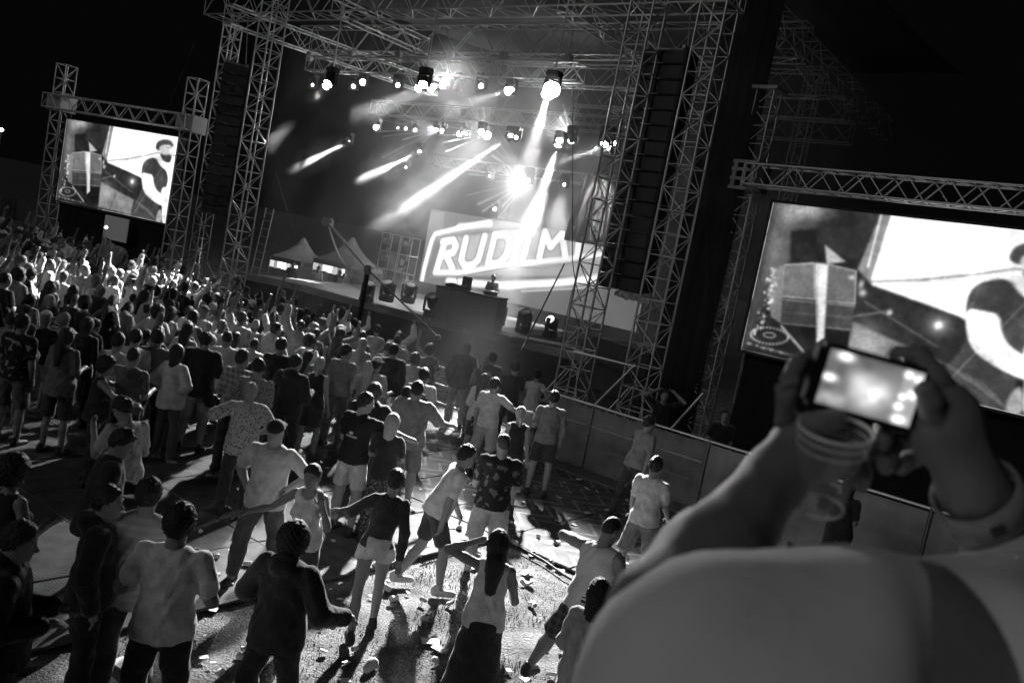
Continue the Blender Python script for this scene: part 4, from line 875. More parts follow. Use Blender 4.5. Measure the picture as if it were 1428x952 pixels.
# tents behind the left of the stage
def tent(px, y, w, label, wallv, e):
    p = AT(px, y); t = empty('pagoda_tent', (p[0], p[1], 0), label, 'tent', 'pagoda tents backstage', rz=math.radians(-28)); z = p[2]; eh = z
    n = 10; V = []; F = []; prof = [(1, 0), (.72, .16), (.45, .38), (.22, .68), (.05, 1.0)]
    for r_, zz in prof:
        for (sx, sy) in ((-1, -1), (1, -1), (1, 1), (-1, 1)): V.append((sx * r_ * w / 2, sy * r_ * w / 2, eh + zz * w * .55))
    for i in range(4):
        for j in range(4): F.append([i * 4 + j, i * 4 + (j + 1) % 4, (i + 1) * 4 + (j + 1) % 4, (i + 1) * 4 + j])
    add('roof', np_mesh('roof', np.array(V), np.array(F), False), mat('tent_cloth', .25, .8, var=.15, scale=3, bump=.2), t)
    q = MB()
    for j in range(4):
        a = rotz(math.pi / 2 * j); q.box(a @ [0, -w / 2, eh - .10], (w, .02, .22) if j % 2 == 0 else (.02, w, .22))
    add('valance', q.mesh('valance'), mat('tent_cloth'), t)
    for sx in (-1, 1):
        for sy in (-1, 1): rod('leg', (sx * w / 2, sy * w / 2, 0), (sx * w / 2, sy * w / 2, eh), .03, ALU, t)
    add('back_wall', MB().box((0, w / 2 - .03, eh * .62), (w - .1, .02, eh * .72)).mesh('back_wall'), mat('tent_inside', .5, .8), t)
    for k_ in range(7):
        x_ = -w * .44 + k_ * w * .127; hh_ = .34 + .05 * math.sin(k_ * 2.1)
        add('lit_pane', MB().box((x_, -w * .48, eh - .36), (w * .115, .05, hh_)).mesh('lit_pane', bevel=.01), mat('tent_window_%s_%d' % (e, (k_ * 3) % 4), .7, .6, emit=e * (.35, 1, .7, .15)[(k_ * 3) % 4 if k_ < 5 else 3]), t)
    return t
tent((419, 363), 42, 2.0, 'white peaked tent with a brightly lit window, left one backstage', .5, 2.2); tent((486, 368), 41, 2.3, 'dark peaked tent with a bright window row, right one backstage', .3, 1.6)
# camera crane over the crowd
tip, mid, end = AT((457, 310), 27.5), AT((513, 376), 24.0), AT((611, 470), 20.4)
t = empty('camera_crane', (mid[0], mid[1], 0), 'long camera crane arm slanting over the crowd in front of the stage', 'crane'); o = np.array([mid[0], mid[1], 0])
rod('arm', tip - o, mid - o, .045, mat('crane_arm', .35, .6), t, 8); rod('arm', mid - o, end - o, .022, mat('crane_dark', .07, .6), t, 8); rod('column', (0, 0, 0), (0, 0, mid[2]), .07, BLK, t, 8)
for a_ in (.4, 2.5, 4.6): rod('foot', (0, 0, .5), (.9 * math.cos(a_), .9 * math.sin(a_), .05), .04, BLK, t)
pts = [tip - o + (mid - tip) * u - np.array([0, 0, .55 * math.sin(math.pi * u)]) for u in np.linspace(0.05, .95, 14)]; add('cable', MB().tube(pts, .03, 5).mesh('cable', True), mat('pale_cable', .6, .6), t)
add('pivot_head', MB().box(mid - o, (.2, .2, .26)).mesh('pivot_head', bevel=.03), GREYM, t); add('camera_head', MB().box(tip - o, (.3, .45, .28)).mesh('camera_head', bevel=.04), mat('sleeve_grey'), t); add('counterweight', MB().box(end - o, (.12, .16, .12)).mesh('counterweight', bevel=.03), BLK, t)
# far left things
p = AT((18, 292), 33); t = empty('delay_speaker', p, 'dark cabinet speaker high at the far left edge behind the crowd', 'speaker', rz=-.3); add('cabinet', MB().box((0, 0, 0), (.75, .5, .75)).mesh('cabinet', bevel=.03), BLK, t); add('cone', MB().lathe([(0, 0), (.18, .06), (.2, 0)], 16, (0, -.27, .05), 'y').mesh('cone', True), GREYM, t); rod('stand', (0, 0, -p[2]), (0, 0, -.37), .04, GREYM, t)
p = AT((2, 181), 70); t = empty('far_lamp', p, 'tiny bright lamp in the night at the left edge of the photograph', 'lamp'); add('glass', MB().lathe([(0, -.16), (.15, -.06), (.15, .06), (0, .16)], 12).mesh('glass', True), lens_mat(14), t); rod('post', (0, 0, -p[2]), (0, 0, -.16), .06, GREYM, t)
# ----------------------------------------------------------------- ground
def ramp_mat(name, a, b, scale, rough=.9, bump=.4, detail=8, spec=.2):
    m = mat(name, (a + b) / 2, rough, var=abs(b - a) / (a + b), scale=scale, bump=bump, spec=spec); return m
gm = bpy.data.materials.new('trampled_grass'); gm.use_nodes = True; nt = gm.node_tree; b_ = nt.nodes['Principled BSDF']; b_.inputs['Roughness'].default_value = .9; b_.inputs['Specular IOR Level'].default_value = .15
tc = nt.nodes.new('ShaderNodeTexCoord'); prev = None
def nz_(sc, lo, hi, p0, p1, det=6):
    n = nt.nodes.new('ShaderNodeTexNoise'); n.inputs['Scale'].default_value = sc; n.inputs['Detail'].default_value = det; nt.links.new(tc.outputs['Object'], n.inputs['Vector']); r = nt.nodes.new('ShaderNodeValToRGB')
    r.color_ramp.elements[0].position = p0; r.color_ramp.elements[1].position = p1; r.color_ramp.elements[0].color = (lo,) * 3 + (1,); r.color_ramp.elements[1].color = (hi,) * 3 + (1,); nt.links.new(n.outputs['Fac'], r.inputs[0]); return r.outputs[0], n.outputs['Fac']
c1, f1 = nz_(2.2, .07, .26, .35, .68); c2, f2 = nz_(38, .55, 1.25, .3, .7); mx = nt.nodes.new('ShaderNodeMix'); mx.data_type = 'RGBA'; mx.blend_type = 'MULTIPLY'; mx.inputs[0].default_value = 1; nt.links.new(c1, mx.inputs['A']); nt.links.new(c2, mx.inputs['B']); nt.links.new(mx.outputs['Result'], b_.inputs['Base Color'])
bp_ = nt.nodes.new('ShaderNodeBump'); bp_.inputs['Distance'].default_value = .05; bp_.inputs['Strength'].default_value = .9; nt.links.new(f2, bp_.inputs['Height']); nt.links.new(bp_.outputs[0], b_.inputs['Normal'])
V = []; F = []; xs = np.concatenate([np.array([-900, -300, -120, -60]), np.arange(-30, 31, .5), np.array([60, 120, 300, 900])]); ys = np.concatenate([np.array([-60, -20]), np.arange(-5, 45, .5), np.array([60, 100, 200, 500, 1500])])
rr = np.random.RandomState(3); Zn = noise2(len(xs), len(ys), 3, 4) * .05 - .05
X_, Y_ = np.meshgrid(xs, ys); V = np.stack([X_.ravel(), Y_.ravel(), (Zn - .004).ravel()], 1); n_ = len(xs)
J, I = np.mgrid[0:len(ys) - 1, 0:n_ - 1]; a = (J * n_ + I).ravel(); F = np.stack([a, a + 1, a + n_ + 1, a + n_], 1)
ground = add('ground', np_mesh('ground', V, F), gm, kind='structure')
# short grass tufts in the lit foreground
C0 = np.array([.35, 11.75, 0]); cs, cd = sd(C0)
def on_mat(p): s_, d_ = sd(p); return d_ > cd or s_ < cs - .1
V = []; F = []; rr = np.random.RandomState(8)
for i in range(30000):
    y = 4.5 + 9 * rr.rand(); x = -3 + 8 * rr.rand(); 
    if on_mat((x, y, 0)) : continue
    if noise2 and (math.sin(x * 3.1 + math.sin(y * 2.3) * 2) + math.sin(y * 2.7 + x)) < -.9 + .8 * rr.rand(): continue
    a = rr.rand() * 6.28; h_ = .012 + .028 * rr.rand(); w_ = .004 + .004 * rr.rand(); k = len(V); dx, dy = math.cos(a), math.sin(a); l_ = (rr.rand() - .5) * .05
    V += [(x - dx * w_, y - dy * w_, -.03), (x + dx * w_, y + dy * w_, -.03), (x + dy * l_, y - dx * l_, h_ - .015)]; F.append((k, k + 1, k + 2))
add('grass', np_mesh('grass', np.array(V), np.array(F), False), mat('grass_blade', .17, .7, var=.35, scale=5), kind='stuff', label='short trampled grass in the lit foreground', cat='grass')
# floor panels with raised zigzag ribs (near the hoarding) and dotted grip (on the left)
def panel_mat(name, kind):
    m = mat(name, .13, .78, var=0, spec=.2); nt = m.node_tree; bs = nt.nodes['Principled BSDF']; tc = nt.nodes.new('ShaderNodeTexCoord'); sx = nt.nodes.new('ShaderNodeSeparateXYZ'); nt.links.new(tc.outputs['Object'], sx.inputs[0])
    def mth(op, *i):
        n = nt.nodes.new('ShaderNodeMath'); n.operation = op
        for j, x in enumerate(i):
            if isinstance(x, (int, float)): n.inputs[j].default_value = x
            else: nt.links.new(x, n.inputs[j])
        return n.outputs[0]
    X, Y, Z = sx.outputs
    if kind == 'zig':
        z = mth('PINGPONG', Y, .4); f = mth('LESS_THAN', mth('FRACT', mth('MULTIPLY', mth('ADD', X, z), 1 / .36)), .24)
    else:
        f = mth('MULTIPLY', mth('GREATER_THAN', mth('SINE', mth('MULTIPLY', X, 190.)), .1), mth('GREATER_THAN', mth('SINE', mth('MULTIPLY', Y, 190.)), .1))
    n = nt.nodes.new('ShaderNodeTexNoise'); n.inputs['Scale'].default_value = 3.5; n.inputs['Detail'].default_value = 7; nt.links.new(tc.outputs['Object'], n.inputs['Vector'])
    g = mth('MULTIPLY', n.outputs['Fac'], mth('ADD', .17, mth('MULTIPLY', f, .24 if kind == 'zig' else .12))); cb = nt.nodes.new('ShaderNodeCombineColor')
    for k in range(3): nt.links.new(g, cb.inputs[k])
    nt.links.new(cb.outputs[0], bs.inputs['Base Color']); bp = nt.nodes.new('ShaderNodeBump'); bp.inputs['Distance'].default_value = .006; bp.inputs['Strength'].default_value = .8
    nt.links.new(mth('ADD', f, mth('MULTIPLY', n.outputs['Fac'], 1.5)), bp.inputs['Height']); nt.links.new(bp.outputs[0], bs.inputs['Normal']); return m
PZ, PD = panel_mat('panel_zigzag', 'zig'), panel_mat('panel_dotted', 'dot')
pw_, pl_ = 1.2, 1.6; pmz = MB().box((0, 0, 0), (pw_ - .015, pl_ - .015, .03)).mesh('floor_panel', bevel=.005); pmz.materials.append(None); rr = random.Random(4)
for i in range(-9, 9):
    for j in range(-6, 4):
        s_ = cs + (i + .5) * pw_; d_ = cd + (j + .5) * pl_
        if j < 0 and i >= 0: continue
        if d_ > -3.1 + .6: continue
        p = wp(s_, d_, .018 + rr.random() * .012); v = p - EYE
        if abs(v @ RT) > .66 * (v @ FW) or v @ FW < 4: continue
        o = add('floor_panel', pmz, PZ if (j >= 0 and s_ > 13) else PD, ground, tuple(p), AZ + rr.uniform(-.006, .006)); o.rotation_euler.x = rr.uniform(-.006, .006)
# ----------------------------------------------------------------- hoarding in front of the stage
hd_ = -2.9; hs0 = 15.3; hm = [mat('hoarding_a', .17, .55, .2, var=.35, scale=2.5, bump=.15), mat('hoarding_b', .28, .6, .1, var=.3, scale=2.2, bump=.15)]
w_ = 1.25
for i in range(11):
    p = wp(hs0 + i * w_, hd_, 0); lb = ('end hoarding panel beside the last of the standing crowd, %s' % 'cut by a dark post') if i == 0 else 'grey hoarding panel, %s from the crowd end of the barrier' % ('', 'second', 'third', 'fourth, the first pale one', 'fifth, behind the leaning man', 'sixth, behind the raised forearm', 'seventh', 'eighth, beneath the raised camera', 'ninth', 'tenth', 'eleventh')[i]
    t = empty('hoarding_panel', p, lb, 'barrier', 'hoarding panels', rz=AZ)
    pale = i >= 3
    add('sheet', MB().box((w_ / 2, 0, .66), (w_ - .03, .03, 1.22)).mesh('sheet', bevel=.004), hm[1] if pale else hm[0], t)
    rod('top_rail', (0, -.02, 1.33), (w_ - .01, -.02, 1.33), .028, mat('bright_rail', .7, .35, .8, var=.2), t); rod('post', (.02, -.035, .02), (.02, -.035, 1.34), .026, GREYM, t)
    if not pale:
        rod('batten', (.05, -.03, .92), (w_ - .06, -.03, .92), .014, ALU, t); rod('batten', (.05, -.03, .55), (w_ - .06, -.03, .55), .01, GREYM, t)
    add('foot_plate', MB().box((w_ / 2, -.32, .05), (w_ - .03, .6, .03)).mesh('foot_plate', bevel=.004), hm[0], t)
for i in range(4):      # the low crowd fence that goes on along the front of the crowd
    p = wp(hs0 - (i + 1) * 1.25, hd_ + .25, 0); t = empty('crowd_fence', p, 'steel crowd fence below the stage, counted from the hoarding: ' + ('first second third fourth fifth sixth seventh eighth ninth tenth eleventh twelfth thirteenth fourteenth'.split()[i]), 'fence', 'crowd fence sections', rz=AZ)
    for z in (.3, .7, 1.1): rod('rail', (0, 0, z), (1.22, 0, z), .02, GREYM, t)
    for x in (.02, 1.2): rod('post', (x, 0, 0), (x, 0, 1.12), .022, GREYM, t)
# ----------------------------------------------------------------- litter
rr = random.Random(12); paper = mat('paper', .75, .8, var=.1); plast = mat('plastic_cup', .7, .3, var=.1)
def cupm():
    return MB().lathe([(0, 0), (.026, 0), (.037, .10), (.040, .105), (.034, .1), (.023, .006)], 14).mesh('cup', True)
def crumple(seed, s):
    r = random.Random(seed); V = []; F = []; n = 7; m = 5
    for j in range(m + 1):
        for i in range(n):
            a = 2 * math.pi * i / n; b = math.pi * j / m; k = s * (.35 + .9 * r.random()); V.append((k * math.sin(b) * math.cos(a), k * math.sin(b) * math.sin(a), .32 * k * math.cos(b)))
    for j in range(m):
        for i in range(n): F.append([j * n + i, j * n + (i + 1) % n, (j + 1) * n + (i + 1) % n, (j + 1) * n + i])
    return np_mesh('paper', np.array(V), np.array(F), False)
cm = cupm(); cm.materials.append(None); crs = [crumple(i, .06) for i in range(5)]
for c_ in crs: c_.materials.append(None)
flat = MB().box((0, 0, 0), (.11, .08, .005)).mesh('leaflet', bevel=.002); flat.materials.append(None)
def litter(px, kind, label, sc=1.0, group='litter on the ground'):
    p = G(px, 0.0); z = .035 if on_mat(p) else .0
    if kind == 'cup':
        o = add('plastic_cup', cm, plast, None, (p[0], p[1], z + .035)); o.rotation_euler = (math.pi / 2, 0, rr.random() * 6.28)
    elif kind == 'ball': o = add('crumpled_paper', rr.choice(crs), paper, None, (p[0], p[1], z + .025)); o.rotation_euler = (rr.random(), rr.random(), rr.random() * 6)
    else: o = add('leaflet', flat, paper, None, (p[0], p[1], z + .012)); o.rotation_euler = (rr.uniform(-.1, .1), rr.uniform(-.1, .1), rr.random() * 6)
    o.scale = (sc,) * 3; setp(o, label, {'cup': 'cup', 'ball': 'litter', 'leaf': 'litter'}[kind], group)
for px, k, lb, sc in (((766, 786), 'ball', 'crumpled white paper on the panel edge left of the man in the vest', 1.3), ((780, 796), 'leaf', 'flat white scrap on the grass beside the shoulder of the man in the vest', 1.2), ((543, 826), 'cup', 'plastic cup on the grass between the woman in shorts and the bending man', 1.1), ((510, 938), 'cup', 'upturned plastic cup in the long shadow at the bottom of the photograph', 1.4),
    ((806, 672), 'ball', 'crumpled paper on the zigzag panels near the hoarding foot', 1.2), ((818, 684), 'leaf', 'flat scrap on the zigzag panels below the third hoarding panel', 1.0), ((832, 690), 'ball', 'small pale ball of paper on the zigzag panels in front of the leaning man', .8), ((800, 735), 'leaf', 'pale scrap in the middle of the zigzag panels', .9), ((625, 738), 'leaf', 'heap of flat dark pale leaflets on the ground right of the bending man', 1.6), ((640, 741), 'ball', 'crumpled scrap beside the leaflets right of the bending man', 1.0),
    ((664, 770), 'ball', 'white paper ball at the heel of the bald man', 1.4), ((662, 792), 'leaf', 'flat white scrap between the bald man and the long haired woman', 1.3), ((735, 800), 'leaf', 'torn white sheet on the grass right of the long haired woman', 1.5), ((737, 815), 'ball', 'white paper scrap on the grass right of the long haired woman', 1.3), ((600, 895), 'leaf', 'white torn leaflet on the grass left of the dark skirt', 1.6), ((612, 905), 'leaf', 'second torn leaflet on the grass left of the dark skirt', 1.3), ((740, 842), 'ball', 'paper ball low on the grass right of the long haired woman', 1.0), ((338, 757), 'cup', 'pale cup lying between the feet of the man in the polo shirt', 1.2), ((337, 764), 'leaf', 'scrap beside the cup between the feet of the man in the polo shirt', 1.0), ((462, 866), 'leaf', 'pale flat scrap in the shadow left of the woman in shorts', 1.3), ((170, 925), 'leaf', 'pale patch of paper at the lower left behind the man in white', 1.6)):
    litter(px, k, lb, sc)
i = 0
while i < 170:
    px = (rr.uniform(250, 900), rr.uniform(640, 950)); g = G(px); 
    if abs(g[0]) > 6: continue
    k = rr.choice(['ball', 'leaf', 'leaf', 'cup']); onm = on_mat(g)
    sc_ = rr.uniform(.4, 1.0); zx = px[0]; zy = px[1]; H_ = ['left of the hoodie man', 'by the man in the polo shirt', 'left of the woman in shorts', 'by the bending man', 'left of the long haired woman', 'right of the bald man', 'below the hoarding'][min(6, max(0, int((zx - 250) / 93)))]
    litter(px, k, ('tiny ' if sc_ < .5 else 'small ' if sc_ < .65 else '') + {'cup': 'plastic cup', 'ball': 'crumpled paper', 'leaf': 'flat paper scrap'}[k] + (' on floor panels ' if onm else ' on trampled grass ') + H_ + (', far one' if zy < 740 else ', near one' if zy > 850 else ''), sc_); i += 1
# cable across the edge of the panels
a, b = G((724, 762), .05), G((785, 800), .05); add('floor_cable', MB().tube([a, a * .5 + b * .5 + [0.05, 0, 0], b, G((830, 828), .03)], .018, 6).mesh('floor_cable', True), BLK, label='dark cable along the edge of the zigzag floor panels', cat='cable')
a, b = G((590, 776), .05), G((655, 757), .05); add('floor_cable', MB().tube([a, a * .5 + b * .5 + [0.03, .05, 0], b], .018, 6).mesh('floor_cable', True), BLK, label='short dark cable on the panel edge at the knees of the bending man', cat='cable')
# ----------------------------------------------------------------- big lamps that light the crowd, some of them added, haze over the stage
def flood(px, d, target, power, deg, blend, label, rad=.2, e=60, big=1.6):
    p = PL(px, d); aim = unit(target - p); t, hd = moving_light(p, aim, True, label, e, AZ, group='lamps hanging over the stage'); hd.children[0].scale = (big,) * 2 + (1,)
    if d < 1: rod('drop_bar', (0, 0, .08), (0, 0, TOPZ - p[2] - .25), .022, ALU, t)
    return lamp(hd, power, deg, None, blend, rad, .3)
KEY = flood((770, 121), -.25, np.array([.15, 9.0, 0]), 66000, 29, 1.0, 'dazzling lamp facing the audience beside the brightest lamp of the upper row')
flood((462, 112), -.25, G((200, 385), 1.7), 90000, 29, 1.0, 'dazzling lamp facing the left part of the crowd from the upper row', big=1.0)
flood((672, 183), 11, G((500, 470), 1.7), 3000, 26, .9, 'lamp in the middle row facing the middle of the crowd', big=1.0)
flood((846, 196), 2.6, G((640, 575), .5), 9000, 8, 1.0, 'lamp at the right front tower sending a misty shaft into the crowd', big=.8)
flood((620, 113), 4.2, np.array([.3, 1, 4.2]), 9000, 30, .9, 'added lamp facing the photographer just right of the three close together', big=.8)  # added so stage light reaches the foreground people
flood((787, 256), 12, G((745, 448), 1.3), 9000, 60, .9, 'added lamp washing the stage floor right of the booth', big=.6)  # extra lamp, added to brighten the stage floor
flood((640, 118), 4.2, G((560, 425), 1.3), 5000, 50, .9, 'lamp washing the stage floor left of the booth', big=.6)
flood((737, 246), 11.2, G((640, 400), 1.3), 4200, 110, 1.0, 'added lamp brightening the haze just above the root of the third ray fan', e=20, big=.6)  # wide lamp put in to lift the haze around it
sl_ = flood((797, 190), 9.5, PL((835, 285), 11.6), 900, 40, .6, 'lamp throwing stripes on the pale cloth beside the tower', e=20, big=.7); gobo(sl_, 9, .62, 3.3, .10); sl_.shadow_soft_size = .01
flood((646, 183), 14.5, G((640, 440), 1.3), 4500, 100, 1.0, 'added lamp in the middle row spreading light through the haze', e=20, big=.6)  # second wide lamp, added to light the haze at the back
flood((592, 114), -.25, G((430, 480), 1.6), 17000, 38, 1.0, 'added lamp facing the middle of the crowd, hung on a bar above the close trio', big=.9)  # extra flood, added to even out the light on the crowd
def smoke_box():
    q = MB(); s0_, s1_, d0_, d1_ = -.2, 17.0, .35, 18.9
    P = [wp(s0_, d0_, 0)[:2], wp(s1_, d0_, 0)[:2], wp(s1_, d1_, 0)[:2], wp(s0_, d1_, 0)[:2]]; q.V = [(p[0], p[1], .25) for p in P] + [(p[0], p[1], 11.2) for p in P]; q.F = [[3, 2, 1, 0], [4, 5, 6, 7]] + [[i, (i + 1) % 4, 4 + (i + 1) % 4, 4 + i] for i in range(4)]
    m = bpy.data.materials.new('stage_smoke'); m.use_nodes = True; nt = m.node_tree; nt.nodes.remove(nt.nodes['Principled BSDF']); v = nt.nodes.new('ShaderNodeVolumeScatter'); out = nt.nodes['Material Output']; v.inputs['Anisotropy'].default_value = .25; v.inputs['Color'].default_value = (1, 1, 1, 1)
    tc = nt.nodes.new('ShaderNodeTexCoord'); n = nt.nodes.new('ShaderNodeTexNoise'); n.inputs['Scale'].default_value = .38; n.inputs['Detail'].default_value = 3; n.inputs['Distortion'].default_value = .6; nt.links.new(tc.outputs['Object'], n.inputs['Vector'])
    r = nt.nodes.new('ShaderNodeMapRange'); r.inputs['From Min'].default_value = .40; r.inputs['From Max'].default_value = .70; r.inputs['To Min'].default_value = .006; r.inputs['To Max'].default_value = .045; nt.links.new(n.outputs['Fac'], r.inputs['Value']); nt.links.new(r.outputs[0], v.inputs['Density']); nt.links.new(v.outputs[0], out.inputs['Volume'])
    return add('stage_smoke', q.mesh('stage_smoke'), m, label='drifting smoke and haze filling the stage', cat='smoke', kind='stuff')
smoke_box()

# thicker wisps drifting through the beams
def wisp(pa, da, pb, db, rad, dens, label, g=.3, nsc=1.6, lo=.35):
    a, b = PL(pa, da), PL(pb, db); c = (a + b) / 2; L = np.linalg.norm(b - a) / 2
    V = []; F = []; n = 16; m = 10
    for j in range(m + 1):
        for i in range(n):
            t_ = math.pi * j / m; p = 2 * math.pi * i / n; V.append((math.sin(t_) * math.cos(p), math.sin(t_) * math.sin(p), math.cos(t_)))
    for j in range(m):
        for i in range(n): F.append([j * n + i, (j + 1) * n + i, (j + 1) * n + (i + 1) % n, j * n + (i + 1) % n])
    mt = bpy.data.materials.new('wisp_smoke'); mt.use_nodes = True; nt = mt.node_tree; nt.nodes.remove(nt.nodes['Principled BSDF']); v = nt.nodes.new('ShaderNodeVolumeScatter'); v.inputs['Anisotropy'].default_value = g; v.inputs['Color'].default_value = (1, 1, 1, 1)
    tc = nt.nodes.new('ShaderNodeTexCoord'); ln = nt.nodes.new('ShaderNodeVectorMath'); ln.operation = 'LENGTH'; nt.links.new(tc.outputs['Object'], ln.inputs[0])
    f1 = nt.nodes.new('ShaderNodeMapRange'); f1.interpolation_type = 'SMOOTHSTEP'; f1.inputs['From Min'].default_value = .95; f1.inputs['From Max'].default_value = .35; nt.links.new(ln.outputs['Value'], f1.inputs['Value'])
    n1 = nt.nodes.new('ShaderNodeTexNoise'); n1.inputs['Scale'].default_value = nsc; n1.inputs['Detail'].default_value = 4; n1.inputs['Distortion'].default_value = .8
    mp = nt.nodes.new('ShaderNodeMapping'); mp.inputs['Scale'].default_value = (1, 1, max(1, L / rad * .6)); mp.inputs['Location'].default_value = (pa[0] * .1, pa[1] * .1, 0); nt.links.new(tc.outputs['Object'], mp.inputs[0]); nt.links.new(mp.outputs[0], n1.inputs['Vector'])
    f2 = nt.nodes.new('ShaderNodeMapRange'); f2.inputs['From Min'].default_value = lo; f2.inputs['From Max'].default_value = .65; f2.inputs['To Max'].default_value = dens; nt.links.new(n1.outputs['Fac'], f2.inputs['Value'])
    mu_ = nt.nodes.new('ShaderNodeMath'); mu_.operation = 'MULTIPLY'; nt.links.new(f1.outputs[0], mu_.inputs[0]); nt.links.new(f2.outputs[0], mu_.inputs[1]); nt.links.new(mu_.outputs[0], v.inputs['Density']); nt.links.new(v.outputs[0], nt.nodes['Material Output'].inputs['Volume'])
    o = add('smoke_wisp', np_mesh('smoke_wisp', np.array(V), np.array(F)), mt, label=label, cat='smoke', kind='stuff'); o.location = c; o.rotation_euler = Vector(b - a).to_track_quat('Z', 'Y').to_euler(); o.scale = (rad, rad, max(L, rad))
    return o
wisp((704, 192), 8.8, (488, 332), 6.7, 1.35, .26, 'long smoke wisp lit by the longest slanting beam', lo=.36, nsc=2.4)
wisp((600, 200), 9, (485, 256), 7.3, 1.0, .34, 'smoke lit by the soft beam below the left ray fan', lo=.36, nsc=2.4)
wisp((496, 190), 9, (395, 246), 7.4, .9, .20, 'dim smoke lit by the far left beam')
wisp((782, 190), 9, (728, 345), 7.4, 1.6, .12, 'smoke lit by the broad white beam above the lettering', lo=.36, nsc=2.2)
wisp((860, 198), 3, (790, 222), 2.2, .5, .35, 'smoke lit by the short beam at the right front tower', lo=.2)
wisp((768, 118), 4.0, (742, 205), 3.2, .7, .06, 'smoke glowing under the brightest lamp', lo=.2)
wisp((462, 112), 4.0, (425, 152), 3.2, .45, .12, 'short wisp below the bright lamp at the left end of the upper row')
wisp((620, 175), 14, (545, 150), 13, 1.7, .04, 'smoke showing the left fan of thin rays', nsc=1.0, lo=.1)
wisp((700, 195), 14, (655, 145), 13, 1.7, .03, 'smoke showing the second fan of thin rays', nsc=1.0, lo=.1)
wisp((745, 255), 11, (670, 215), 9.8, 1.9, .04, 'smoke showing the third fan of thin rays', nsc=1.0, lo=.1)
wisp((520, 335), 7.2, (640, 255), 9.5, 1.8, .2, 'cloud of smoke drifting left of the lettering', lo=.38, nsc=2.2)
wisp((745, 335), 9.5, (680, 205), 9.5, 3.4, .03, 'soft bright haze above the lettering', nsc=1.2, lo=.1)
wisp((668, 440), -.5, (625, 620), -7.6, 1.9, .016, 'pale mist in the shaft of light falling into the crowd', lo=.2)
wisp((810, 195), 11, (765, 160), 10.5, 1.3, .04, 'smoke showing the right fan of thin rays', nsc=1.0, lo=.1)
# ----------------------------------------------------------------- people
SHOE = {0: mat('shoe_dark', .03, .5, var=.1), 1: mat('shoe_light', .6, .6, var=.1)}
def tone(v): return v if isinstance(v, bpy.types.Material) else cloth(v)
HN = {'short': 'short hair', 'buzz': 'cropped hair', 'curly': 'curly hair', 'long': 'long hair', 'tail': 'ponytail', 'bun': 'hair bun', 'bob': 'bobbed hair', 'messy': 'tousled hair'}
def put_person(pos, yaw, label, group=None, topv=.3, botv=.1, hairc='dark', skin=0, shoes=0, hatv=.1, parts=None, J=None, scale=1, **k):
    if parts is None: parts, J = build_person(**k)
    t = empty('person', (pos[0], pos[1], pos[2]), label, 'person', group, rz=math.radians(yaw)); t.scale = (scale,) * 3
    names = {'top': {'tank': 'vest', 'tee': 'shirt', 'dress': 'dress', 'hoodie': 'hoodie', 'jacket': 'jacket', 'crop': 'shirt'}.get(k.get('top', 'tee'), 'shirt'), 'bottom': {'shorts': 'shorts', 'hotpants': 'shorts', 'swim': 'shorts', 'skirt': 'skirt', 'longskirt': 'skirt', 'leggings': 'leggings'}.get(k.get('bottom', 'jeans'), 'trousers')}
    for key, vf in parts.items():
        me = vf if isinstance(vf, bpy.types.Mesh) else np_mesh(key.replace('-', '').rstrip('1'), *vf)
        m = {'body': SKIN[skin], 'top': tone(topv), 'bottom': tone(botv), 'hair': HAIR[hairc], 'hat': tone(hatv), 'shoe1': SHOE[shoes], 'shoe-1': SHOE[shoes]}[key]
        add(names.get(key, key.replace('-', '').rstrip('1')), me, m, t)
    return t, parts, J
def by_head(px, H): p = G(px, H); p[2] = .03 if on_mat(p) else -.01; return p
def by_feet(px): p = G(px, 0); p[2] = .03 if on_mat(p) else -.01; return p
PP = []   # occupied spots
def near(px, H, yaw, label, feet=None, **k):
    pos = by_feet(feet) if feet is not None else by_head(px, H); PP.append((pos[0], pos[1])); h = .0135 if pos[1] < 9.5 else .016 if pos[1] < 11 else .019
    return put_person(pos, yaw, label, H=H, h=h, seed=len(PP), **k)
near((253, 708), 1.86, 4, 'man in a plain white T-shirt seen from behind, standing large at the bottom left', topv=.72, botv=.03, top='tee', armL=((.42, -.02, -1), (-.45, 1, -.1)), armR=((.42, -.02, -1), (-.45, 1, -.1)), hair='messy', build=1.05)
near((210, 670), 1.82, 8, 'man in a pale grey rolled sleeve shirt, back turned, left of the man in white', topv=pattern('stripe', .30, .36), botv=.05, top='shirt', armL='hold', armR='down', hair='short')
near((150, 680), 1.74, -70, 'young man in black in profile facing right, in front of the pale grey shirt', topv=.012, botv=.012, top='hoodie', hair='short', armL='pocket', armR='pocket', head=(-10, 4))
near((152, 602), 1.80, -62, 'man in dark jacket looking down, behind the young man in black', topv=.02, botv=.02, top='jacket', hair='short', armL='hold', armR='hold', head=(-15, 22), lean=6)
near((188, 562), 1.76, 60, 'man in a light T-shirt looking down at his hands, left of the polo shirt man', topv=.42, botv=.03, top='tee', hair='short', armL='face', armR='hold', head=(15, 30), lean=8)
near((20, 640), 1.70, -25, 'woman with dark curly hair at the left edge with one lit upper arm', topv=.02, botv=.02, top='tank', female=True, hair='curly', armR='hold', armL='down')
near((22, 730), 1.76, -70, 'man at the lower left edge in profile, face half lit, in black', topv=.012, botv=.012, top='hoodie', hair='short', armL='hold', armR='hold', head=(0, 12))
near((355, 588), 1.80, 172, 'man facing the camera in pale polo shirt and backward dark cap, hands at hips', feet=(349, 825), topv=.50, botv=.07, top='polo', hair=None, hat='capback', hatv=.02, armL='hips', armR='hips', legs='wide', shoes=0, head=(0, 12), build=1.12)
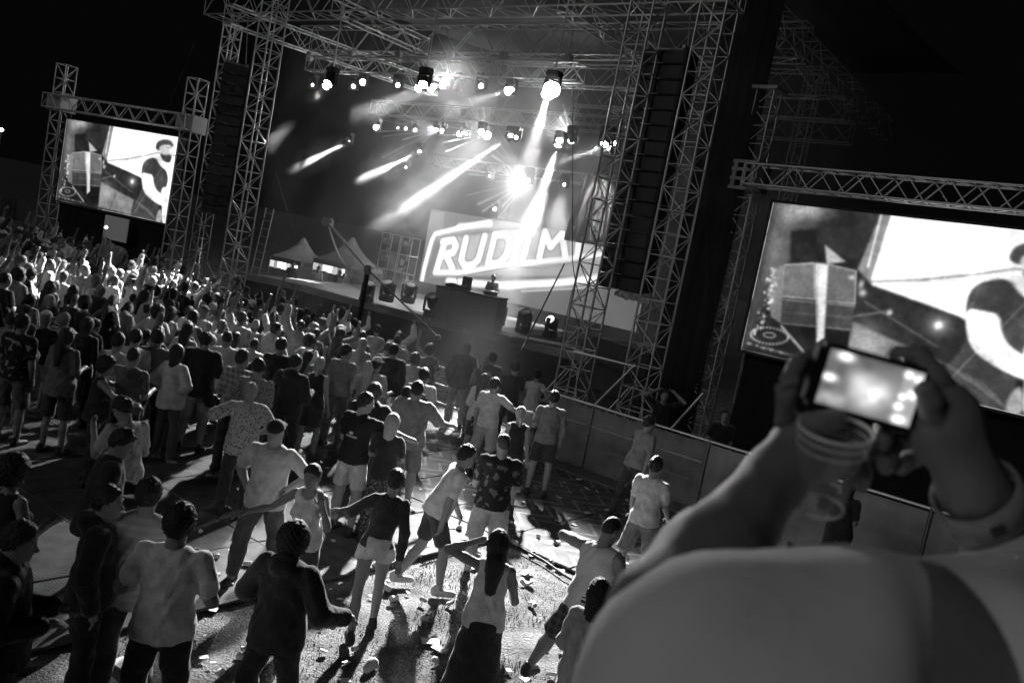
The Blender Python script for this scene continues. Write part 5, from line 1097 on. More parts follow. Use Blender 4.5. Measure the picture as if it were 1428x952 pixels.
near((412, 735), 1.74, -18, 'curly haired man in dark hoodie, back turned, left of the lit grass', topv=.035, botv=.05, top='hoodie', hair='curly', armR=((.5, .1, -.9), (.25, 1, -.3)), armL=((.45, .1, -1), (-.3, 1, .1)), legs='lean', build=1.04)
near((440, 648), 1.66, 172, 'woman in a white vest facing the camera, one hand raised to her face', topv=.78, botv=.06, top='tank', female=True, hair='tail', hairc='brown', armR='low', armL='face', head=(0, 14))
near((552, 667), 1.70, 12, 'woman in a dark top and short pale shorts, left arm held out, walking away', feet=(503, 884), topv=.03, botv=.62, top='long', bottom='hotpants', female=True, hair='bun', armL='low', armR='swing', legs='walk', shoes=0, side=6, lean=4)
near((487, 547), 1.83, -28, 'man in black T-shirt with small white back print, arm round the blonde woman', feet=(474, 746), topv=pattern('logo', .015, .7), botv=.48, top='tee', bottom='shorts', hair='short', armR='around', armL='hold', head=(-35, 8), build=1.06)
near((523, 541), 1.82, 2, 'stout brown haired person in a black hooded sweater', topv=.015, botv=.03, top='hoodie', hair='messy', hairc='brown', armL='cross', armR='cross', build=1.15)
near((548, 584), 1.66, -6, 'blonde woman in a black top being held by the man in the printed black T-shirt', topv=.015, botv=pattern('floral', .03, .16), top='tee', bottom='leggings', female=True, hair='bob', hairc='blond', armL='cross', armR='cross')
near((583, 537), 1.84, 0, 'big man in a grey T-shirt and grey shorts with his right arm stretched out', topv=.20, botv=.17, top='loose', bottom='swim', hair='short', armR=((.55, .3, -.75), (.7, .8, -.05)), armL='hold', build=1.2)
near((592, 518), 1.78, 10, 'man in a light T-shirt just behind the big man in grey', topv=.5, botv=.1, top='tee', hair='short', armL='hold', armR='hold')
near((568, 545), 1.70, 40, 'person with pale raised forearm left of the big man in grey', topv=.3, botv=.1, top='tee', hair='short', armL='face', armR='hold', female=True)
near((617, 617), 1.78, -72, 'young man in white T-shirt and dark shorts bending forward in mid step', feet=(588, 822), topv=.78, botv=.055, top='tee', bottom='shorts', hair='short', armL='fwd', armR='down', legs='walk', lean=20, shoes=1, head=(0, 2))
near((705, 607), 1.83, 6, 'shaven headed man in black patterned T-shirt and pale shorts, back turned', topv=pattern('print', .015, .12), botv=.40, top='tee', bottom='swim', hair='buzz', hairc='brown', armL='hold', armR='hold', legs='stand', head=(12, 0), build=1.1)
near((698, 743), 1.68, 2, 'woman with long straight dark hair, pale sleeveless top and long dark skirt', topv=.68, botv=.03, top='tank', bottom='longskirt', female=True, hair='long', armL='hair', armR='hold', head=(8, 4))
near((674, 530), 1.70, -25, 'long haired woman in pale speckled blouse and black skirt beside the lit ground', feet=(652, 652), topv=pattern('floral', .45, .30), botv=.015, top='shirt', bottom='skirt', female=True, hair='long', armL='hold', armR='down', shoes=0)
near((691, 531), 1.76, -20, 'man in pale top stretching his arm toward the man in grey by the hoarding', topv=.45, botv=.3, top='tee', bottom='swim', hair='short', armR=((.7, .4, -.45), (.8, .55, .1)), armL='down')
near((731, 545), 1.80, 4, 'man in a grey T-shirt and dark shorts near the crowd end of the hoarding', feet=(745, 694), topv=.16, botv=.03, top='tee', bottom='shorts', hair='short', armL='hold', armR='down', shoes=0)
near((727, 572), 1.64, 8, 'pale haired woman in black vest beside the grey T-shirt man near the hoarding', topv=.015, botv=.03, top='tank', bottom='skirt', female=True, hair='tail', hairc='blond', armL='down', armR='down')
near((719, 508), 1.78, 15, 'broad man in a dark shirt with tousled dark hair behind the pair by the hoarding', topv=.03, botv=.05, top='tee', hair='messy', armL='hold', armR='hold', build=1.1)
near((750, 519), 1.70, -10, 'woman in a pale belted dress right against the end of the hoarding', topv=.5, botv=.4, top='dress', bottom='none', female=True, hair='bun', armL='hold', armR='hips')
near((915, 605), 1.79, -58, 'man in a grey T-shirt leaning on the hoarding in dark trousers', feet=(868, 732), topv=.24, botv=.04, top='tee', bottom='jeans', hair='short', armL='fwd', armR='pocket', lean=10, legs='lean')
near((916, 643), 1.76, -35, 'man in a plain white T-shirt and grey shorts beside the man leaning on the hoarding', topv=.62, botv=.16, top='tee', bottom='swim', hair='short', armL=((.2, .25, -1), (.1, .6, -1)), armR='fwd', legs='lean')
near((843, 722), 1.80, -38, 'shaven headed man in a white vest striding left, elbow raised', topv=pattern('block', .55, .03), botv=pattern('plaid', .03, .09), top='tank', bottom='swim', hair='buzz', armL=((1, .15, .05), (-.75, .5, .05)), armR='fwd', legs='side', lean=8, skin=1, head=(-20, 18), shoes=0, build=1.12)
near((838, 812), 1.62, -20, 'woman with dark wavy hair in a pale blouse half hidden by the big blurred sleeve', topv=.36, botv=.1, top='shirt', female=True, hair='bob', armL='hold', armR='hold')
near((1082, 716), 1.70, -30, 'dark haired person in light shirt behind the lit phone below the raised forearm', topv=.35, botv=.05, top='tee', hair='short', armL='hold', armR='hold', head=(0, 20))
near((1186, 672), 1.72, -30, 'person with thick dark hair just above the blurred shoulder, next to the cup', topv=.03, botv=.05, top='tee', hair='bob', armL='hold', armR='hold', female=True)
pg, _, _ = near((921, 553), 1.78, 178, 'guard behind the hoarding with pale hands raised to his head', topv=.02, botv=.02, top='tee', hair='short', armL='behind_head', armR='behind_head')
q = PL((925, 560), -1.4); pg.location = (q[0], q[1], 0)
q = PL((1003, 618), -1.6); put_person((q[0], q[1], 0), 170, 'guard in black behind the hoarding further right, only his head showing', topv=.02, botv=.02, H=1.75, h=.022, top='tee', hair='short', seed=50)
near((441, 504), 1.68, -5, 'fair haired woman in a short black dress holding a drink, bare legs lit from behind', feet=(423, 643), topv=.015, botv=.03, top='tank', bottom='skirt', female=True, hair='tail', hairc='blond', armL='hold', armR='down')
near((412, 500), 1.80, -12, 'tall man in a dark hooded jacket left of the fair haired woman in black', topv=.018, botv=.02, top='hoodie', hair='short', armL='pocket', armR='hold', head=(-20, 5))
near((393, 476), 1.84, 0, 'tall man in a black T-shirt standing behind the dark hooded jacket', topv=.015, botv=.02, top='tee', hair='short', armL='cross', armR='cross')
near((284, 468), 1.86, 6, 'man in a black shirt and white shorts with a camera bag at his side', feet=(262, 632), topv=.012, botv=.42, top='loose', bottom='swim', hair='short', armL='down', armR='hold', build=1.1, shoes=0)
near((338, 494), 1.80, -14, 'man in a checked shirt in the middle left of the crowd', topv=pattern('plaid', .32, .12), botv=.04, top='shirt', hair='short', armL='hold', armR='hold', head=(-20, 0))
near((362, 506), 1.80, 10, 'man in a light patterned T-shirt right of the checked shirt, head turned to it', topv=pattern('floral', .24, .10), botv=.05, top='tee', hair='short', armL='hips', armR='hold', head=(25, 8))
near((350, 540), 1.70, 20, 'person in light spotted shirt, elbow out, just above the man in the cap', topv=pattern('floral', .38, .14), botv=.03, top='loose', hair='short', hairc='grey', armL='elbow', armR='hips', build=1.1)
near((187, 490), 1.78, -5, 'shaven headed man in a grey T-shirt being hugged by a curly haired woman', topv=.12, botv=.03, top='tee', hair='buzz', armL='around', armR='hold')
near((145, 503), 1.66, -60, 'curly haired woman hugging the shaven headed man in grey', topv=.02, botv=.02, top='tank', female=True, hair='curly', armL='around', armR='around', head=(-10, 15))
near((80, 471), 1.76, -8, 'person in a long pale shirt with both arms forward, left of the hugging pair', feet=(70, 636), topv=.16, botv=.05, top='loose', bottom='swim', hair='long', hairc='brown', female=True, armL='hold', armR='hold')
near((12, 442), 1.82, -8, 'man in a dark printed T-shirt at the left edge of the crowd', feet=(8, 622), topv=pattern('print', .02, .3), botv=.12, top='tee', bottom='swim', hair='short', armL='hold', armR='down')
near((122, 448), 1.70, 0, 'woman in black with dark shoulder length hair left of the hugging pair', topv=.015, botv=.015, top='long', female=True, hair='bob', armL='down', armR='hold')
near((165, 470), 1.78, -8, 'man in a pale T-shirt standing behind the hugging pair', topv=.36, botv=.04, top='tee', hair='short', armL='down', armR='hold')
near((190, 465), 1.78, 14, 'man in a pale T-shirt behind the head of the shaven headed man', topv=.40, botv=.04, top='tee', hair='short', armL='hold', armR='down')
near((221, 466), 1.80, 6, 'man in long grey jacket left of the man in black with white shorts', topv=.07, botv=.03, top='jacket', hair='messy', armL='hold', armR='hold', head=(20, 10))
near((550, 484), 1.82, -2, 'man in a dark jacket and pale shorts in the middle of the crowd', topv=.025, botv=.42, top='jacket', bottom='swim', hair='short', armL='hold', armR='pocket')
near((483, 485), 1.82, -16, 'man in a grey T-shirt with dark trousers turned to the right, middle of the crowd', topv=.18, botv=.07, top='tee', hair='short', armL='down', armR='hold', head=(-30, 0))
near((515, 508), 1.68, -10, 'fair long haired woman in a light top with a dark bag strap across her back', topv=.34, botv=.1, top='tee', female=True, hair='long', hairc='blond', armL='hold', armR='hold')
near((526, 503), 1.76, -25, 'person in a white peaked cap beside the fair long haired woman', topv=.3, botv=.1, top='tee', hair='short', hat='cap', hatv=.7, armL='hold', armR='hold')
near((640, 484), 1.86, 4, 'tall man in a grey jacket and pale trousers standing in the misty shaft of light', feet=(630, 599), topv=.12, botv=.42, top='jacket', hair='buzz', hairc='grey', armL='pocket', armR='pocket', legs='stand')
near((676, 501), 1.72, -5, 'pale haired woman in dark top, left of two lit heads near the hoarding', topv=.1, botv=.1, top='tank', female=True, hair='tail', hairc='blond', armL='hold', armR='hold')
near((688, 495), 1.76, 5, 'man with lit edges of hair, right of two lit heads by the hoarding end', topv=.08, botv=.1, top='tee', hair='short', armL='down', armR='down')
# --- the dense crowd
rr = random.Random(21); TOPS = [('tee', 'T-shirt'), ('tee', 'T-shirt'), ('loose', 'loose T-shirt'), ('tank', 'vest'), ('long', 'long-sleeved top'), ('shirt', 'open shirt'), ('hoodie', 'hoodie'), ('jacket', 'jacket')]
POSE = [('down', 'down', 'arms down'), ('hold', 'hold', 'hands in front'), ('hold', 'down', 'left hand forward'), ('up', 'down', 'left arm raised'), ('down', 'up', 'right arm raised'), ('up', 'up2', 'both arms raised'), ('phone', 'phone', 'hands held up'), ('punch', 'hold', 'one fist raised'), ('cross', 'cross', 'arms folded'), ('hips', 'hips', 'hands on hips'), ('face', 'down', 'one hand at the face')]
PROTO = {}
def proto(fem, top, bottom, hair, hat, pose, var):
    key = (fem, top, bottom, hair, hat, pose[2])
    if key not in PROTO:
        parts, J = build_person(H=1.75, female=fem, top=top, bottom=bottom, hair=hair, hat=hat, armL=pose[0], armR=pose[1], h=.028, seed=var, fine=False, fingers=False, shoe=False, legs=rr.choice(['stand', 'lean', 'wide']), side=rr.uniform(-4, 4), head=(rr.uniform(-25, 25), rr.uniform(-5, 15)), build=rr.uniform(.95, 1.12))
        for k_ in list(parts):
            me = np_mesh(k_, *parts[k_]); me.materials.append(None); parts[k_] = me
        PROTO[key] = (parts, J, dict(top=top, bottom=bottom))
    return PROTO[key]
def region(px):
    x, y = px; c = ['far left', 'left below screen', 'right below screen', 'below left towers', 'right of left tower', 'below tents', 'below crane end', 'before the booth'][min(7, max(0, int((x + 5) // 82)))]
    base = 300 + .27 * x + 20; k = (y - base); r = 'front rows' if k < 40 else 'second rows' if k < 75 else 'middle rows' if k < 120 else 'rear rows'
    return r + ' ' + c
seen = {}; spots = []; tries = 0
def crowd_ok(x, y):
    p = (x, y, 0); s_, d_ = sd(p)
    if d_ > hd_ - .35: return False
    v = np.array([x, y, 1.6]) - EYE; z = v @ FW; u = (v @ RT) / z * FPX + 714; w = 476 - (v @ UP) / z * FPX
    if not (-25 < u < 655): return False
    lim = 588 - .14 * u
    if w > lim - 6: return False
    return (u, w)
while len(spots) < 262 and tries < 40000:
    tries += 1; x = rr.uniform(-22, 1); y = rr.uniform(12, 30); q = crowd_ok(x, y)
    if not q: continue
    dm = (.36 if y > 19 else .46) + .22 * max(0, math.sin(x * 1.7 + 2 * math.sin(y * .9)))
    if any((x - a) ** 2 + (y - b) ** 2 < dm * dm for a, b, _ in spots) or any((x - a) ** 2 + (y - b) ** 2 < .36 for a, b in PP): continue
    spots.append((x, y, q))
print('crowd', len(spots), 'named', len(PP), 'tries', tries)
TW = {.012: 'black', .05: 'dark grey', .2: 'mid grey',   .5: 'pale', .75: 'white'}
for x, y, q in spots:
    far = q[1] - (320 + .27 * q[0])
    for att in range(60):
        fem = rr.random() < .42; tp = rr.choice(TOPS); hat = rr.choice(['brim', 'cap', 'cap', None, None, None, None, None, None, None, None]); hair = rr.choice(['long', 'tail', 'bob', 'bun', 'curly', 'long'] if fem else ['short', 'short', 'buzz', 'curly', 'messy', 'short'])
        if hat: hair = rr.choice(['long', 'short'])
        up = rr.random() < (.38 if far < 60 else .08); pose = rr.choice(POSE[3:8] if up else POSE[:3] + POSE[8:]); tv = rr.choice([.012, .05, .2, .5, .5, .75, .75] if far < 60 else [.012, .012, .05, .2, .5]); bot = rr.choice(['jeans', 'shorts'])
        hc = rr.choice(['dark', 'dark', 'dark', 'brown', 'blond'] if fem else ['dark', 'dark', 'brown', 'grey'] )
        lb = '%s, %s%s, %s %s, %s, %s' % ('woman' if fem else 'man', {'dark': 'dark ', 'brown': 'brown ', 'blond': 'fair ', 'grey': 'grey '}[hc] + HN[hair], ' and broad hat' if hat == 'brim' else ' and cap' if hat else '', TW[tv], tp[1], pose[2], region(q))
        if lb not in seen and len(lb.replace('-', ' ').split()) <= 16: break
    seen[lb] = 1; var = rr.randint(0, 2)
    parts, J, kk = proto(fem, tp[0], bot, hair, hat, pose, var)
    yaw = -math.degrees(math.atan2((PL((700, 400), 6)[0] - x), (PL((700, 400), 6)[1] - y))) + rr.uniform(-22, 22)
    put_person((x, y, .03 if on_mat((x, y, 0)) else 0), yaw, lb, 'people in the dense crowd', topv=tv, botv=rr.choice([.02, .06, .15]), hairc=hc, skin=rr.choice([0, 0, 1, 1, 2]), hatv=rr.choice([.05, .7]), parts=parts, J=J, scale=rr.uniform(.89, 1.07) * (1 if not fem else .95), **kk)
print('protos', len(PROTO))
# performer and people at the side of the stage
q = G((677, 452), DZ); put_person((q[0], q[1], DZ + .01), 150, 'performer standing at the right end of the booth in front of the bright wall', topv=.05, botv=.03, H=1.78, h=.022, top='tee', hair='short', armL='hold', armR='hold', head=(0, 20), seed=70)
for px, lb, yw, a in (((492, 405), 'bystander at the side of the stage beneath the right tent', 200, 'hold'), ((470, 404), 'bystander with raised arm beneath the right tent', 170, 'up'), ((405, 392), 'bystander seen dimly below the lit left tent', 190, 'down'), ((440, 398), 'bystander standing dark between the two tents', 185, 'cross'), ((565, 405), 'pale lit stagehand right of the lighting cage', 160, 'hold')):
    q = G(px, DZ); q = G(px, DZ) * 1.0; put_person((q[0] * 1.15, q[1] * 1.15, DZ if sd(q * 1.15)[0] > -4 and False else (DZ + .005 if sd((q[0] * 1.15, q[1] * 1.15, 0))[0] > -4 else 0)), yw, lb, 'people at the side of the stage', topv=rr.choice([.1, .4, .6]), botv=.05, H=1.75, h=.024, top='tee', hair='short', armL=a, armR='hold', seed=80, fine=False)
# things people carry
def bag(P_, off, sz, label, name='bag', cat='bag', m=None):
    t = empty(name, P_ + np.array(off), label, cat); add('body', MB().box((0, 0, 0), sz).mesh('body', bevel=min(sz) * .3), m or mat('bag_cloth', .02, .7, var=.3, bump=.3), t); add('flap', MB().box((0, -sz[1] * .52, sz[2] * .2), (sz[0] * .8, .02, sz[2] * .5)).mesh('flap', bevel=.006), m or mat('bag_cloth'), t); return t
p = by_feet((262, 632)); t = bag(p, (.27, -.10, .88), (.26, .16, .2), 'black camera bag hanging at the hip of the man in white shorts'); rod('strap', (0, 0, .1), (-.32, .06, .55), .014, mat('bag_cloth'), t)
p = by_head((592, 518), 1.78); t = bag(p, (0, -.2, 1.2), (.3, .16, .42), 'dark backpack on the man in a light T-shirt in the middle of the crowd', 'backpack', 'backpack')
def cup_at(p, label, full=1):
    o = add('drink_cup', cm, plast, None, tuple(p)); setp(o, label, 'cup', 'cups held in hands'); return o
for o in [o for o in COL.objects if o.name.startswith('person') and o.type == 'EMPTY' and o.get('label', '').startswith('fair haired woman in a short black dress')]:
    cup_at(np.array(o.location) + [-.08, .36, 1.06], 'plastic cup held by the fair haired woman in the short black dress')
# phone in the lower crowd
p = by_head((1053, 752), 1.42); p = G((1053, 752), 1.40); t = empty('phone', p, 'small lit phone held up below the raised forearm', 'phone', rot=(math.radians(-25), 0, .3)); add('casing', MB().box((0, 0, 0), (.15, .012, .085)).mesh('casing', bevel=.004), BLK, t); add('screen', MB().box((0, -.008, 0), (.135, .003, .072)).mesh('screen'), lens_mat(4), t)
# flag over the left crowd
a, b = AT((130, 372), 23), AT((148, 317), 23); t = empty('flag', (a[0], a[1], 0), 'dark flag on a pole held above the left crowd with a bright tip', 'flag'); a_ = np.array([a[0], a[1], 0]); rod('pole', (0, 0, .9), b - a_, .016, GREYM, t)
V = []; F = []; tp_ = b - a_; dn = unit(np.array([0, 0, .9]) - tp_)
for j in range(9):
    for i in range(13): u = i / 12; v = j / 8; V.append(tp_ + dn * (.25 + .75 * v) + np.array([.62 * u, .10 * math.sin(u * 9 + v * 2), -.25 * u]))
for j in range(8):
    for i in range(12): k = j * 13 + i; F.append([k, k + 1, k + 14, k + 13])
add('cloth', np_mesh('cloth', np.array(V), np.array(F)), cloth(.10), t); add('tip_light', MB().lathe([(0, -.05), (.05, 0), (0, .05)], 10, tp_).mesh('tip_light', True), lens_mat(12), t)
# ----------------------------------------------------------------- platform under the spectators and the person with the raised camera
plz = 2.12; t = empty('viewing_platform', (0, 0, 0), 'raised wooden platform the photographer and the spectator in front stand on', 'platform')
for i in range(16): add('plank', MB().box((-2.4 + i * .32, -.9, plz - .03), (.305, 3.9, .05)).mesh('plank', bevel=.004), WOOD, t)
for x in (-2.3, 0, 2.3):
    for y in (-2.6, .9): rod('leg', (x, y, 0), (x, y, plz - .06), .045, GREYM, t)
def D(px, y): return AT(px, y)
g = Grid(D((1275, 850), .62) - [.62, .40, .75], D((1275, 850), .62) + [.62, .62, .42], .0085) if False else None
# joints (metres in the world)
nk = D((1275, 905), .62); shL = D((1035, 1045), .56); shR = nk + (nk - shL) * [1, .6, 1]; shR[2] = nk[2] - .02
elL = D((930, 865), .62); wrL = D((1078, 668), .79); elR = shR + np.array([.10, .20, .02]); wrR = D((1356, 680), .80)
hL = D((1118, 622), .825); hR = D((1322, 592), .80)
chest = (shL + shR) / 2 + [0, .0, -.20]; pel = chest + [0, -.06, -.42]
lo = np.minimum.reduce([shL, elL, wrL, pel, shR]) - [.22, .3, .12]; hi = np.maximum.reduce([shR, elR, wrR, hR, hL]) + [.2, .3, .22]
hip = [pel + [s_ * .10, 0, -.05] for s_ in (-1, 1)]; ank = [np.array([h_[0] + s_ * .04, h_[1] - .02, plz + .09]) for h_, s_ in zip(hip, (-1, 1))]
def fore_torso(q, e):
    q.cone(shL + [.05, 0, -.02], nk + [-.06, -.01, -.045], .085 + e, .092 + e, .08); q.cone(nk + [.06, -.01, -.045], shR + [-.05, 0, -.02], .092 + e, .085 + e, .08)
    R = np.eye(3); q.ell(chest + [-.09, -.01, .03], (.14 + e, .125 + e, .23 + e), R, .05); q.ell(chest + [.10, -.01, .03], (.14 + e, .125 + e, .23 + e), R, .05)
    q.ell(chest + [0, -.02, -.22], (.17 + e, .13 + e, .2 + e), R, .08); q.ell(pel, (.18 + e, .13 + e, .14 + e), R, .06)
q = Grid((lo[0], lo[1], pel[2] - .2), hi, .0095); fore_torso(q, 0)
hc = nk + [.0, .30, -.22]                                           # head bowed forward behind the raised shoulders
q.cone(nk, hc + [0, -.06, .04], .06, .055, .04); q.ell(hc, (.078, .105, .10), rotx(-.9), .02); q.ell(hc + [0, .09, -.04], (.05, .05, .06), None, .03)
def armc(q, sh, el, wr, e=0):
    q.cone(sh, el, .052 + e, .044 + e, .03); q.cone(el, el + (wr - el) * .35, .042 + e, .042 + e, .02); q.cone(el + (wr - el) * .3, wr, .042 + e, .027 + e, .02)
armc(q, shL, elL, wrL); armc(q, shR, elR, wrR)
q.cone(wrL, hL, .027, .030, .02); q.ell(hL + [.012, .0, -.002], (.038, .020, .031), rotz(-.2) @ roty(.4), .014)
q.cone(wrR, hR, .027, .030, .02); q.ell(hR + [-.004, 0, .0], (.030, .020, .040), roty(.2), .014)
for h_, a_ in zip(hip, ank): q.cone(h_, (h_ + a_) / 2 + [0, .02, 0], .095, .06, .05)
V, F = q.mesh()
CAMC = D((1206, 538), .80); cR = None
cu = unit(D((1286, 566), .80) - D((1126, 522), .80)); cn = unit(np.cross(cu, [0, 0, 1.])); cv = np.cross(cu, cn) * -1
if cv[2] < 0: cv = -cv
def cp(x, y, z): return CAMC + cu * x + cn * -y * 1.0 + cv * z     # camera frame: x right, y away, z up
if cn[1] > 0: cn = -cn
def digit(pts, r):
    global V, F
    # dense round tube with knuckle bulges
    P_ = [np.asarray(p, float) for p in pts]; out = []; rad = []
    for i in range(len(P_) - 1):
        for k_ in range(4): u = k_ / 4; out.append(P_[i] * (1 - u) + P_[i + 1] * u); rad.append((r[i] * (1 - u) + r[i + 1] * u) * (1 + .06 * math.cos(u * 2 * math.pi)))
    out.append(P_[-1]); rad.append(r[-1]); v, f = tube_vf(out, rad, 10); F = np.vstack([F, f + len(V)]); V = np.vstack([V, v])
kn = lambda px, y: D(px, y)
# left hand: index and thumb pinch the left end of the camera, three fingers round the cup below
digit([hL + [-.02, .0, .02], kn((1096, 540), .80), kn((1112, 508), .815), kn((1128, 497), .83)], [.0105, .0098, .009, .0075])
digit([hL + [.0, -.01, .015], kn((1130, 590), .775), kn((1175, 583), .775)], [.0125, .011, .009])
digit([hL + [.01, .02, -.01], kn((1185, 618), .85), kn((1232, 632), .84), kn((1236, 650), .80)], [.0115, .011, .010, .0085])
digit([hL + [.0, .02, -.02], kn((1160, 640), .85), kn((1205, 655), .86), kn((1200, 676), .83)], [.0115, .0105, .0098, .0085])
digit([hL + [-.01, .02, -.03], kn((1120, 668), .85), kn((1160, 690), .86), kn((1150, 706), .83)], [.0105, .0098, .009, .0075])
# right hand: index arched over the top, thumb on the back, others curled on the far side
digit([hR + [.01, .01, .02], kn((1300, 520), .80), kn((1282, 496), .815), kn((1246, 494), .83)], [.0125, .0118, .0108, .009])
digit([hR + [.0, -.01, .0], kn((1300, 578), .785), kn((1297, 556), .775), kn((1288, 538), .775)], [.0135, .012, .0115, .010])
digit([hR + [-.01, .02, -.01], kn((1246, 590), .84), kn((1232, 598), .83), kn((1230, 618), .80)], [.0115, .011, .010, .0085])
digit([hR + [-.01, .02, -.02], kn((1252, 612), .84), kn((1240, 625), .83), kn((1240, 640), .81)], [.0115, .0105, .0095, .008])
digit([hR + [.0, .02, -.03], kn((1270, 640), .84), kn((1256, 652), .82)], [.0105, .0095, .008])
t = empty('person', (pel[0], pel[1], plz), 'big blurred spectator in pale T-shirt in the foreground, arms raised with a camera', 'person'); o_ = np.array([pel[0], pel[1], plz])
add('body', np_mesh('body', V - o_, F), mat('skin_f', .24, .6, var=.08, scale=25, bump=.15), t)
q = Grid((lo[0], lo[1], pel[2] - .15), hi + [0, 0, .05], .011); fore_torso(q, .020)
q.cone(shL + [0, 0, 0], shL + (elL - shL) * .55, .085, .082, .05); q.cone(shR, shR + (elR - shR) * .7, .085, .078, .05)
q.cone(nk + [.0, .05, .118], nk + [.0, -.07, .10], .034, .034, .04, 'sub'); q.cone(nk + [.0, -.07, .10], nk + [.0, -.144, -.05], .034, .033, .04, 'sub'); q.cone(nk + [.0, -.144, -.05], nk + [.0, -.15, -.45], .033, .03, .04, 'sub')
q.cut(pel - [0, 0, .12], (0, 0, -1)); q.ripple(1, lambda X, Y, Z: .0035 * np.sin(Z * 16 + X * 22 + 2 * np.sin(X * 14)) + .002 * np.sin(X * 40 - Z * 22))
add('shirt', np_mesh('shirt', q.mesh()[0] - o_, q.mesh()[1]), mat('fore_cloth', .85, .9, var=.05, scale=12, bump=.15), t)
q = Grid((pel[0] - .35, pel[1] - .3, plz), (pel[0] + .35, pel[1] + .35, pel[2] + .2), .016); q.ell(pel, (.20, .15, .15), None, .04)
for h_, a_ in zip(hip, ank): q.cone(h_, (h_ + a_) / 2, .115, .09, .04); q.cone((h_ + a_) / 2, a_, .085, .06, .03)
v, f = q.mesh(); add('trousers', np_mesh('trousers', v - o_, f), cloth(.04), t)
for a_ in ank:
    q = Grid(a_ - [.1, .16, .1], a_ + [.1, .26, .08], .012); q.cone(a_ - [0, .04, .04], a_ + [0, .15, -.055], .045, .036, .02); v, f = q.mesh(); add('shoe', np_mesh('shoe', v - o_, f), SHOE[0], t)
q = Grid(hc - .17, hc + .17, .012); q.ell(hc, (.09, .115, .11), rotx(-.9), 0); q.cut(hc + [0, .03, -.03], (0, .8, -.6)); v, f = q.mesh(); add('hair', np_mesh('hair', v - o_, f), HAIR['dark'], t)
# wristband with a small printed square
u_ = unit(wrR - elR); b0 = wrR - u_ * .035; sd_ = unit(np.cross(u_, [0, 1, 0])); up_ = np.cross(u_, sd_)
Vb = []; Fb = []; n = 28
for k_, (r_, l_) in enumerate(((.0395, 0), (.0425, 0), (.040, .034), (.037, .034))):
    for j in range(n): a_ = 2 * math.pi * j / n; Vb.append(b0 + u_ * l_ + r_ * (math.cos(a_) * sd_ + math.sin(a_) * up_) - o_)
for k_ in range(4):
    for j in range(n): Fb.append([k_ * n + j, k_ * n + (j + 1) % n, ((k_ + 1) % 4) * n + (j + 1) % n, ((k_ + 1) % 4) * n + j])
t2 = empty('wristband', b0, 'pale festival wristband on the right wrist of the blurred spectator', 'wristband'); add('band', np_mesh('band', np.array(Vb) + o_ - b0, np.array(Fb)), mat('band_cloth', .33, .7, var=.15, scale=60), t2)
bd = unit(EYE - b0); bd = unit(bd - (bd @ u_) * u_); Rt = np.stack([u_, np.cross(bd, u_), bd], 1); add('printed_square', MB().box(u_ * .017 + bd * .0415, (.014, .013, .003), Rt).mesh('printed_square', bevel=.001), mat('band_print', .08, .6), t2)
# compact camera
def obox(c, s, name, m, par, bev=.0):
    R = np.stack([cu, -cn, cv], 1); 
    if np.linalg.det(R) < 0: R = np.stack([cu, cn, cv], 1)
    me = MB().box((0, 0, 0), s).mesh(name, bevel=bev); M_ = Matrix.Identity(4)
    for i in range(3):
        for j in range(3): M_[i][j] = R[i][j]
    o = add(name, me, m, par); c = np.asarray(c) - CAMC; M_.translation = Vector(c); o.matrix_local = M_; return o
t = empty('compact_camera', CAMC, 'compact camera with a glowing screen held up by the blurred spectator', 'camera'); dr = unit(EYE - CAMC)
obox(CAMC + cn * -.0, (.106, .024, .062), 'body', mat('camera_body', .025, .35, .2), t, .005)
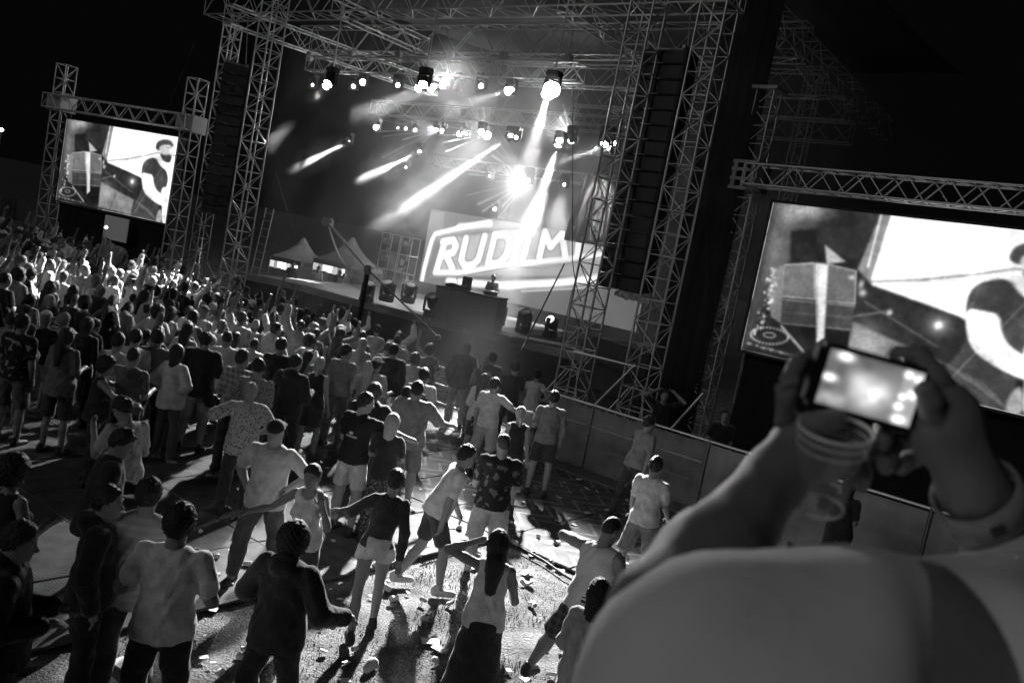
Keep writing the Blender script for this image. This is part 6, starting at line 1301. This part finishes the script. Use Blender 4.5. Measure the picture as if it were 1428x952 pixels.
# screen picture: bright out of focus blobs
tfc = lambda p: np.array([(p[0] - 1130) / 148., (p[1] - 492) / 88.])
cpnt = Paint(74, 44, .35, lambda p: np.asarray(p, float)); cpnt.glow((.50, .62), 13, 10, 1.6); cpnt.glow((.36, .4), 9, 7, .6); cpnt.glow((.6, .45), 8, 8, .6); cpnt.glow((.15, .85), 14, 5, .7); cpnt.glow((.75, .5), 9, 16, .25); cpnt.c = (cpnt.c - .1) * (.55 + .5 * noise2(74, 44, 6, 6)) * .62; cpnt.poly([(.80, 0), (1, 0), (1, 1), (.80, 1)], .38, 1.2)
for (x_, y_, r_) in ((.84, .10, 3.0), (.95, .14, 3.0), (.94, .42, 4.0), (.84, .50, 2.6), (.83, .68, 3.2), (.87, .90, 3.4), (.17, .08, 4), (.07, .5, 3.4)): cpnt.glow((x_, y_), r_ * (1.4 if y_ > .86 or x_ < .2 else 1), r_ * .8, 1.6)
sgn_ = 1 if (cn @ dr) > 0 else -1
me = screen_mesh('screen', np.clip(cpnt.c, .05, 1.8), lambda u, v: tuple(cu * ((u - .5) * .090) + cn * sgn_ * .0127 + cv * ((v - .5) * .052))); add('screen', me, screen_mat('camera_screen', 1.1), t)
c_ = MB().lathe([(.024, 0), (.024, .016), (.021, .018), (.0, .018)], 20).mesh('lens_barrel', True); o = add('lens_barrel', c_, BLK, t, tuple(-cn * sgn_ * .012)); o.rotation_euler = Vector(-cn * sgn_).to_track_quat('Z', 'Y').to_euler()
obox(CAMC + cu * .03 + cv * .033, (.012, .012, .005), 'shutter_button', GREYM, t, .002)
# clear plastic cup in the fingers of the left hand
cr = D((1165, 598), .765); cb_ = D((1140, 704), .785); ax = unit(cb_ - cr); L_ = np.linalg.norm(cb_ - cr); t = empty('plastic_cup', cr, 'clear plastic cup held under the camera by the fingers of the left hand', 'cup')
v1 = unit(np.cross(ax, [0, 1, 0])); tilt = rotx(0)
Mx = Vector(ax).to_track_quat('Z', 'Y').to_euler()
cpm = mat('clear_plastic', .9, .12, var=0, trans=.0, spec=.9); cpm.node_tree.nodes['Principled BSDF'].inputs['Alpha'].default_value = .16
o = add('wall', MB().lathe([(.0325, 0), (.023, L_)], 32).mesh('wall', True), cpm, t); o.rotation_euler = Mx
rim = mat('cup_rim', .95, .3, var=0, spec=.8)
def ring(r, z, w, name):
    pts = [(r * math.cos(a_), r * math.sin(a_), z) for a_ in np.linspace(0, 2 * math.pi, 33)]; o = add(name, MB().tube(pts, w, 6).mesh(name, True), rim, t); o.rotation_euler = Mx
ring(.0325, 0, .0018, 'rim'); ring(.0315, .008, .0007, 'rim'); ring(.030, .018, .0006, 'rim'); ring(.023, L_, .0014, 'foot_ring')
